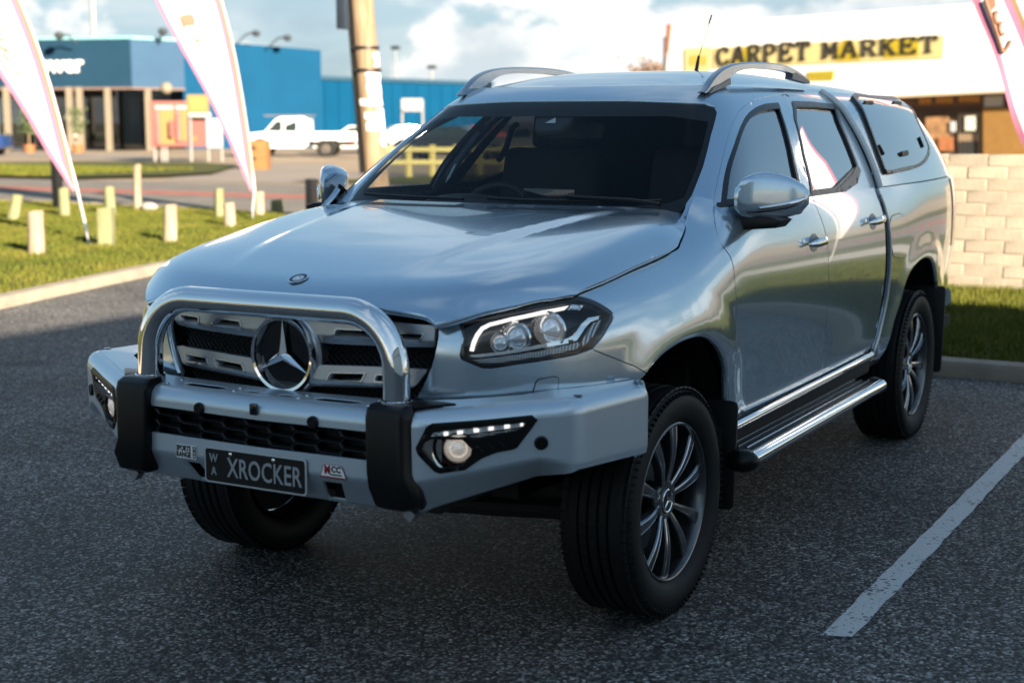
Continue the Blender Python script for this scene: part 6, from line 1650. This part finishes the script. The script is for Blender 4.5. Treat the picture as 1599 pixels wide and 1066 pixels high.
# ---- power pole near the verge
PD = 22.0
pb_ = gxy(583, PD); pole = empty('power_pole', tuple(pb_), 0, 'leaning timber power pole with torn white paper notices and black conduit', 'power pole')
ptop = pd((553, -140), PD); pm = pd((573, 100), PD)
axis = (ptop-pm).normalized(); P0 = pm+axis*((-.05-pm.z)/axis.z)
m_ = MB(); m_.tube([P0, P0+(ptop-P0)*.5, ptop], [.185, .175, .165], 24); S_(m_, 'timber', POLEW, pole)
r_ = Vector(AX_R); f_ = -Vector((AX_F[0], AX_F[1], 0)).normalized()
def pole_at(y):            # centre of the pole at a pixel row
    z = pd((573, y), PD).z; return P0+axis*((z-P0.z)/axis.z)
m_ = MB(); m_.tube([pole_at(270)-r_*.21, pole_at(110)-r_*.20, pole_at(10)-r_*.20], .035, 8); S_(m_, 'conduit', BLACK, pole)
m_ = MB(); m_.box(pole_at(5)-r_*.26, (.16, .2, .75), None, .02); S_(m_, 'meter_box', mat('box_blue_black', (.02, .03, .045), .5, noise=.1), pole)
for y in (75, 110): m_ = MB(); m_.lathe([(.205, -.02), (.205, .02)], 'z', tuple(pole_at(y)), 20); S_(m_, 'band', BLACK, pole)
PAPER = mat('paper_white', (.80, .79, .76), .8, noise=.05)
rp_ = random.Random(4)
def paper(y0, y1, a0, a1):
    """torn notice wrapped on the pole between two pixel rows, a = angle round it"""
    m_ = MB(); rows = []
    for i in range(7):
        t = i/6; y = y0+(y1-y0)*t; c = pole_at(y); j0, j1 = a0+rp_.uniform(-.12, .12), a1+rp_.uniform(-.12, .12); row = []
        for k in range(7): a = j0+(j1-j0)*k/6; row.append(c+(r_*sin(a)+f_*cos(a))*.186)
        rows.append(m_._v(row))
    for A, B in zip(rows, rows[1:]):
        for k in range(6): m_.bm.faces.new([A[k], A[k+1], B[k+1], B[k]])
    S_(m_, 'notice', PAPER, pole)
paper(83, 104, .75, 1.5); paper(115, 160, -.05, 1.25); paper(155, 165, -.9, 1.3); paper(176, 187, -.4, 1.2); paper(192, 204, -.35, 1.1); paper(170, 228, .75, 1.5)
# ---- lamp posts far behind
def lamp_post(col, ytop, dist, label, r=.07):
    p = gxy(col, dist); zt_ = pd((col, ytop), dist).z; root = empty('lamp_post', tuple(p), 0, label, 'lamp post', 'lamp posts behind the far buildings')
    MB().tube([(0, 0, 0), (0, 0, zt_-.2)], [r*1.5, r], 8).build('column', mat('galvanised', (.45, .46, .47), .4, .7, noise=.1), root); MB().box((0, 0, zt_), (.7, .35, .3), bevel=.05).build('lantern', MAT['lamp_grey'], root)
lamp_post(619, 75, 118, 'thin lamp post rising above the low blue wall'); lamp_post(675, 105, 122, 'lamp post just beyond the white framed sign', .10); lamp_post(152, -30, 130, 'pale tall lamp post behind the showroom roof', .22)
# ---- orange block box on the far verge
p = gxy(402, 52); bx = empty('orange_letterbox', tuple(p), radians(24), 'orange masonry letterbox with two dark slots on the far verge', 'letterbox')
m_ = MB(); m_.box((0, 0, .50), (.72, .62, 1.02), bevel=.02); m_.build('box', mat('orange_brick', (.22, .10, .03), .8, noise=.2, nscale=4, bump=.3, bscale=20), bx)
for z in (.38, .74): MB().box((-.08, -.305, z), (.16, .03, .13)).build('slot', DARKIN, bx)
# ---- vehicles across the road
def car_glass(): return mat('far_glass', (.02, .03, .03), .08, noise=.1)
FWHITE = mat('far_white_paint', (.80, .80, .79), .25, coat=.6, noise=.03); FDARK = mat('far_dark_paint', (.015, .017, .02), .25, coat=.6, noise=.1); FBLUE = mat('far_blue_paint', (.01, .03, .12), .25, coat=.6, noise=.1); FRED = mat('far_red_paint', (.45, .02, .02), .3, coat=.6, noise=.1)
FTYRE = RUBBER
def far_wheel(x, y, r, root):
    w = MB().lathe([(r*.6, -.11), (r*.95, -.11), (r, -.08), (r, .08), (r*.95, .11), (r*.6, .11)], 'y', (x, y, r), 24).build('wheel', FTYRE, root)
    MB().lathe([(r*.62, -.10), (r*.5, -.06), (.02, -.07)], 'y', (x, y, r), 20).build('rim', mat('steel_rim', (.10, .09, .08), .5, .6, noise=.2), w)
def side_vehicle(name, label, loc, rz, prof, wins, wheels, mt, wid=1.7, cat='utility', extra=None):
    """body from a side profile (x forward to the left, z up), narrowed above the belt; windows as panes"""
    root = empty(name, tuple(loc), rz, label, cat)
    m_ = MB(); belt = 1.12
    L_, R_ = [], []
    m_.prism(prof, 'y', -wid/2, wid/2, .05, 2)
    for v in m_.bm.verts:
        if v.co.z > belt: v.co.y *= 1-.16*min(1, (v.co.z-belt)/.6)
    m_.build('body', mt, root, ang=40)
    for w in wins:
        for s in (-1, 1):
            q = MB(); q.face([(x, s*(wid/2*(1-.16*max(0, min(1, (z-belt)/.6)))+.012), z) for x, z in (w if s < 0 else w[::-1])])
            q.build('window', car_glass(), root, ang=0)
    for x, r in wheels:
        for y in (-wid/2+.02, wid/2-.02): far_wheel(x, y, r, root)
        for y in (-wid/2-.012, wid/2+.012): a_ = MB().disc((x, y, r+.05), r*1.16, 'y', 20).build('wheel_arch', DARKIN, root, ang=0)
    if extra: extra(root)
    return root
e_h = math.atan2(AX_R[1], AX_R[0])
def tray(root):
    MB().box((1.55, 0, .86), (2.15, 1.85, .10)).build('tray', FWHITE, root)
    for y in (-.93, .93): MB().box((1.55, y, 1.02), (2.15, .04, .28)).build('tray_side', FWHITE, root)
    MB().box((.50, 0, 1.35), (.06, 1.6, .85)).build('headboard', mat('ladder_frame', (.55, .55, .54), .5, noise=.1), root)
    MB().box((1.5, 0, .62), (2.3, .8, .22)).build('chassis', DARKIN, root); MB().box((1.3, -.7, .60), (.5, .3, .35)).build('toolbox', mat('rust_box', (.22, .12, .06), .7, noise=.3), root)
    MB().box((-.45, 0, 1.93), (2.3, 1.25, .05)).build('roof_rack', mat('rack_brown', (.14, .12, .10), .6, noise=.2), root)
    MB().box((2.55, -.7, .72), (.10, .25, .14)).build('tail_lamp', FRED, root)
side_vehicle('white_tray_utility', 'white crew cab utility with flat tray and roof rack parked by the blue shed', gxy(468, 71)+Vector((0, 0, 0)), e_h,
             [(-2.55, .50), (-2.62, .80), (-2.50, 1.08), (-1.55, 1.18), (-1.05, 1.75), (-.80, 1.86), (.25, 1.88), (.44, 1.80), (.46, .55), (.30, .42), (-2.3, .42)],
             [[(-1.45, 1.20), (-1.02, 1.68), (-.72, 1.70), (-.72, 1.20)], [(-.58, 1.20), (-.58, 1.70), (-.02, 1.70), (-.02, 1.20)]], [(-1.75, .40), (1.35, .40)], FWHITE, 1.75, 'utility', tray)
sed = [(-2.2, .35), (-2.25, .70), (-1.9, .92), (-1.0, 1.02), (-.35, 1.44), (.75, 1.46), (1.5, 1.06), (2.15, 1.0), (2.2, .45), (2.0, .32), (-2.0, .32)]
sedw = [[(-.85, 1.02), (-.35, 1.37), (.15, 1.40), (.15, 1.02)], [(.22, 1.02), (.22, 1.40), (.72, 1.39), (1.25, 1.05)]]
def sedan(label, col, dist, rz, mt, name='parked_car'): return side_vehicle(name, label, gxy(col, dist), rz, sed, sedw, [(-1.4, .33), (1.4, .33)], mt, 1.7, 'car')
sedan('white car with dark windows parked behind the tray utility', 556, 77, e_h+.1, FWHITE)
sedan('white car beyond the windscreen pillar before the low blue wall', 625, 80, e_h+.3, FWHITE)
sedan('dark car seen through the windscreen beyond the yellow fence', 700, 62, e_h-.3, FDARK)
sedan('bright red car seen through the windscreen behind the dark car', 742, 74, e_h+.1, FRED)
sedan('dark blue car at the edge of the showroom forecourt', -58, 78, e_h, FBLUE)
sedan('grey car standing inside the showroom behind the glass', 155, 93.0, e_h+.35, mat('far_grey_paint', (.22, .22, .21), .3, coat=.5, noise=.1))
sedan('silver car seen through the far rear window of the cabin', 835, 60, e_h-.4, MAT['far_grey_paint'])
# ---- yellow rail fence seen through the cabin
fz = empty('rail_fence', tuple(gxy(690, 44)), 0, 'low yellow timber rail fence seen through the windscreen', 'fence')
FY = mat('fence_yellow', (.42, .36, .12), .7, noise=.15)
fa, fb = gxy(600, 44), gxy(860, 44); ef, nf_, Lf = wall_frame(fa, fb)
for k in range(8): q = fa+ef*(Lf*k/7); S_(MB().box(q+Vector((0, 0, .45)), (.14, .14, 1.0), None, .01), 'post', FY, fz)
for z in (.45, .82): S_(slab(MB(), fa, fb, z-.06, z+.06, .06, .10), 'rail', FY, fz)
# ------------------------------------------------------------------ carpet market
C0, C1 = gxy(1036, 76), gxy(1780, 66)
ec, nc, Lc = wall_frame(C0, C1)
cm = empty('carpet_shop', tuple(C0), 0, 'white fronted carpet shop with yellow lettered sign above a brown brick front', 'building')
def cs_(px, dist=None):
    """distance along the shop front and height of the point a pixel shows on it"""
    o, d = ray(px); o = Vector(o); d = Vector(d); t = (C0-o).dot(nc)/d.dot(nc); q = o+d*t; return (q-C0).dot(ec), q.z
def cpoly(pxs, out, mt, name, th=.06, parent=None):
    pts = [cs_(p) for p in pxs]; m_ = MB(); f = [C0+ec*s+nc*out+Vector((0, 0, z)) for s, z in pts]; b = [q-nc*th for q in f]; n = len(f)
    va, vb = m_._v(f), m_._v(b); m_.bm.faces.new(va); m_.bm.faces.new(vb[::-1])
    for i in range(n): m_.bm.faces.new([va[i], vb[i], vb[(i+1) % n], va[(i+1) % n]])
    return S_(m_, name, mt, cm)
cpoly([(1046, 40), (1180, 31), (1520, 6), (1800, -14), (1800, 132), (1510, 143), (1036, 168)], .0, WHITEP, 'fascia', .9)
BRK = mat('brown_brick', (.16, .085, .05), .85, noise=.2, nscale=3); 
cpoly([(1036, 160), (1800, 128), (1800, 262), (1036, 250)], -1.2, BRK, 'shop_front', .3)
cpoly([(1036, 166), (1512, 143), (1800, 131), (1800, 134), (1512, 147), (1036, 170)], .02, mat('cream_trim', (.55, .46, .33), .7, noise=.1), 'fascia_edge', .9)
SIGNY = mat('sign_pale_yellow', (.52, .44, .20), .6, noise=.05); SIGNY2 = mat('sign_strong_yellow', (.38, .29, .012), .6, noise=.1)
cpoly([(1113, 75), (1475, 55), (1473, 91), (1113, 107)], .06, SIGNY, 'sign_panel', .05)
for q in ([(1147, 92), (1166, 72), (1178, 72), (1166, 104), (1130, 106)], [(1300, 92), (1318, 62), (1332, 62), (1345, 94), (1310, 96)], [(1381, 92), (1381, 61), (1435, 58), (1436, 88)]): cpoly(q, .075, SIGNY2, 'sign_patch', .02)
cpoly([(1070, 76), (1110, 73), (1108, 112), (1070, 114)], .06, SIGNY, 'side_sign', .05)
cpoly([(1262, 112), (1304, 110), (1302, 125), (1262, 126)], .06, SIGNY2, 'small_sign', .05)
CHARC = mat('sign_black', (.018, .015, .012), .6, noise=.1)
# slab-serif capitals from strokes on a unit cell (x 0..1, y 0..1)
GLY = {'C': [[(.92, .74), (.80, .92), (.55, 1), (.28, .90), (.12, .62), (.12, .38), (.28, .10), (.55, 0), (.80, .08), (.94, .26)]],
       'A': [[(.08, 0), (.48, 1), (.56, 1), (.94, 0)], [(.26, .34), (.76, .34)], [(-.02, 0), (.24, 0)], [(.74, 0), (1.04, 0)]],
       'R': [[(.18, 0), (.18, 1), (.62, 1), (.86, .88), (.86, .64), (.62, .52), (.18, .52)], [(.55, .5), (.90, 0)], [(.04, 0), (.36, 0)], [(.78, 0), (1.04, 0)], [(.04, 1), (.2, 1)]],
       'P': [[(.18, 0), (.18, 1), (.62, 1), (.88, .88), (.88, .62), (.62, .48), (.18, .48)], [(.02, 0), (.38, 0)], [(.02, 1), (.2, 1)]],
       'E': [[(.88, .80), (.88, 1), (.16, 1), (.16, 0), (.92, 0), (.92, .22)], [(.16, .52), (.62, .52)], [(.62, .40), (.62, .64)], [(.02, 0), (.2, 0)], [(.02, 1), (.2, 1)]],
       'T': [[(.02, .76), (.02, 1), (.98, 1), (.98, .76)], [(.5, 1), (.5, 0)], [(.3, 0), (.7, 0)]],
       'M': [[(.12, 0), (.14, 1), (.5, .25), (.86, 1), (.90, 0)], [(-.02, 0), (.26, 0)], [(.74, 0), (1.04, 0)], [(-.02, 1), (.16, 1)], [(.84, 1), (1.04, 1)]],
       'K': [[(.16, 0), (.16, 1)], [(.84, 1), (.18, .42)], [(.40, .60), (.88, 0)], [(.02, 0), (.34, 0)], [(.02, 1), (.34, 1)], [(.68, 1), (1.0, 1)], [(.72, 0), (1.04, 0)]]}
def glyphs(word, px0, px1, hpx, mt, name, out=.11, th=.068):
    """lay a word along the shop front from pixel px0 to px1 (baseline), letters hpx tall"""
    s0, z0 = cs_(px0); s1, z1 = cs_(px1); h0 = cs_((px0[0], px0[1]-hpx))[1]-z0; h1 = cs_((px1[0], px1[1]-hpx))[1]-z1; n = len(word); adv = (s1-s0)/n
    for i, c in enumerate(word):
        m_ = MB(); f = (i+.1)/n; sb = s0+(s1-s0)*f; zb_q = z0+(z1-z0)*f; h = h0+(h1-h0)*f; w = adv*.78
        for st in GLY[c]:
            P = [C0+ec*(sb+x*w)+nc*out+Vector((0, 0, zb_q+y*h)) for x, y in st]
            serif = len(st) == 2 and st[0][1] == st[1][1] and st[0][1] in (0, 1)
            for a, b in zip(P, P[1:]):
                d = (b-a); L_ = d.length; d = d/L_; side = nc.cross(d); t_ = th*(.8 if serif else 1.35 if abs(d.z) > .5 else 1.0)*h
                M_ = Matrix((d, side, nc)).transposed(); m_.box((a+b)/2, (L_+t_*.8, t_*2, .05), M_)
        S_(m_, name, mt, cm)
glyphs('CARPET', (1119, 102), (1268, 92), 27, CHARC, 'sign_letter'); glyphs('MARKET', (1284, 91), (1468, 80), 24, CHARC, 'sign_letter')
rr = random.Random(9)
# brushed marks on the two small signs
for k in range(4): cpoly([(1079+7*k, 88+rr.uniform(-3, 3)), (1083+7*k, 86), (1082+7*k, 103), (1078+7*k, 101)], .075, SIGNY2, 'sign_mark', .02)
for k in range(6): cpoly([(1267+6*k, 114), (1271+6*k, 114), (1271+6*k, 122), (1267+6*k, 122)], .075, mat('sign_olive', (.30, .25, .02), .6, noise=.1), 'sign_mark', .02)
# shop front under the fascia
cpoly([(1405, 166), (1525, 158), (1525, 250), (1405, 250)], -1.15, mat('shop_recess', (.055, .035, .022), .8, noise=.3, nscale=3), 'entrance', .05)
ORG = mat('letter_orange', (.52, .25, .05), .6, noise=.1)
for (x0, n) in ((1420, 3), (1447, 4), (1483, 5)):
    for k in range(n): cpoly([(x0+6.6*k, 152-.05*(x0-1420)), (x0+4.8+6.6*k, 152-.05*(x0-1420)), (x0+4.8+6.6*k, 162-.05*(x0-1420)), (x0+6.6*k, 162-.05*(x0-1420))], -1.05, ORG, 'board_letter', .04)
cpoly([(1410, 150), (1520, 145), (1520, 164), (1410, 168)], -1.09, mat('name_board', (.11, .055, .03), .7, noise=.2), 'name_board', .05)
cpoly([(1481, 178), (1516, 176), (1516, 250), (1481, 250)], -1.08, mat('door_frame_tan', (.25, .18, .11), .7, noise=.15), 'door_frame', .05)
cpoly([(1485, 182), (1512, 180), (1512, 208), (1485, 208)], -1.04, DARKIN, 'door_light', .04); cpoly([(1485, 221), (1512, 221), (1512, 249), (1485, 249)], -1.04, DARKIN, 'door_panel', .04)
cpoly([(1493, 182), (1509, 181), (1509, 204), (1493, 204)], -.99, mat('notice_pale', (.62, .66, .55), .6, noise=.08), 'door_notice', .03)
cpoly([(1430, 182), (1466, 180), (1466, 232), (1430, 232)], -1.06, mat('window_goods', (.30, .17, .08), .7, noise=.5, nscale=2.5), 'display', .05)
cpoly([(1470, 190), (1478, 190), (1478, 206), (1470, 206)], -.98, mat('goods_pale', (.45, .47, .50), .6, noise=.2), 'display_item', .04)
cpoly([(1452, 214), (1474, 214), (1474, 236), (1452, 236)], -.96, mat('goods_rust', (.34, .13, .05), .7, noise=.4, nscale=5), 'display_item', .04)
ORBR = mat('ochre_brick', (.26, .14, .035), .85, noise=.12, nscale=4)
cpoly([(1522, 168), (1800, 160), (1800, 262), (1522, 252)], -.9, ORBR, 'ochre_wall', .3)
for k in range(16):       # brick courses of the ochre wall
    y = 170+5.1*k; cpoly([(1523, y), (1640, y-1), (1640, y+4.0), (1523, y+4.6)], -.87, ORBR, 'brick_course', .03)
cpoly([(1523, 150), (1552, 148), (1552, 166), (1523, 167)], -.98, mat('vent_grey', (.42, .42, .40), .6, noise=.1), 'wall_unit', .25)
cpoly([(1042, 38), (1049, 38), (1045, 80), (1040, 90)], .08, mat('downpipe_red', (.28, .10, .06), .6, noise=.1), 'downpipe', .1)
# side return of the building so that it has depth
m_ = MB(); slab(m_, C0-nc*.3, C0-nc*18, 0, 5.9, .3); S_(m_, 'side_wall', WHITEP, cm)
# ---- brown bushy tree behind the shop
tp = gxy(1016, 120); tr0 = empty('tree', tuple(tp), 0, 'small brown leafed tree showing above the cab roof beside the shop', 'tree')
MB().tube([(0, 0, 0), (.1, 0, 2), (.0, .1, 3.6)], [.25, .2, .12], 8).build('trunk', POLEW, tr0)
m_ = MB(); rr = random.Random(2)
for i in range(1500):
    c = Vector((rr.gauss(0, 1.0), rr.gauss(0, 1.0), 4.6+rr.gauss(0, .75))); u = Vector((rr.gauss(0, 1), rr.gauss(0, 1), rr.gauss(0, 1))).normalized()*.22; v = u.orthogonal().normalized()*.12; m_.face([c-u, c+v, c+u, c-v])
m_.build('crown', mat('leaf_brown', (.13, .075, .04), .7, noise=.35), tr0, weld=False, ang=0)
# ------------------------------------------------------------------ the workshop whose shade the utility stands in
WK = mat('workshop_cream', (.74, .72, .67), .8, noise=.1, nscale=.8, bump=.2, bscale=6)
wk = empty('workshop', (9.4, -14, 0), 0, 'cream workshop with parapet beside the car park, throwing its long shade over the utility', 'building')
def W_(mb, name, mt): o = mb.build(name, mt, wk); o.data.transform(Matrix.Translation(-wk.location)); return o
W_(MB().box((12.4, -17.75, 2.8), (6, 34, 5.6)), 'wall', WK); W_(MB().box((12.4, -17.75, 5.68), (6.3, 34.3, .16)), 'parapet', mat('parapet_grey', (.22, .22, .22), .7, noise=.1))
for y in (-26, -19, -12, -4.5):
    d_ = W_(MB().box((9.37, y, 1.9), (.08, 4.2, 3.8)), 'roller_door', mat('roller_grey', (.62, .63, .64), .5, .1, noise=.1)); W_(MB().box((9.34, y, 3.95), (.14, 4.5, .25)), 'door_head', MAT['parapet_grey'])
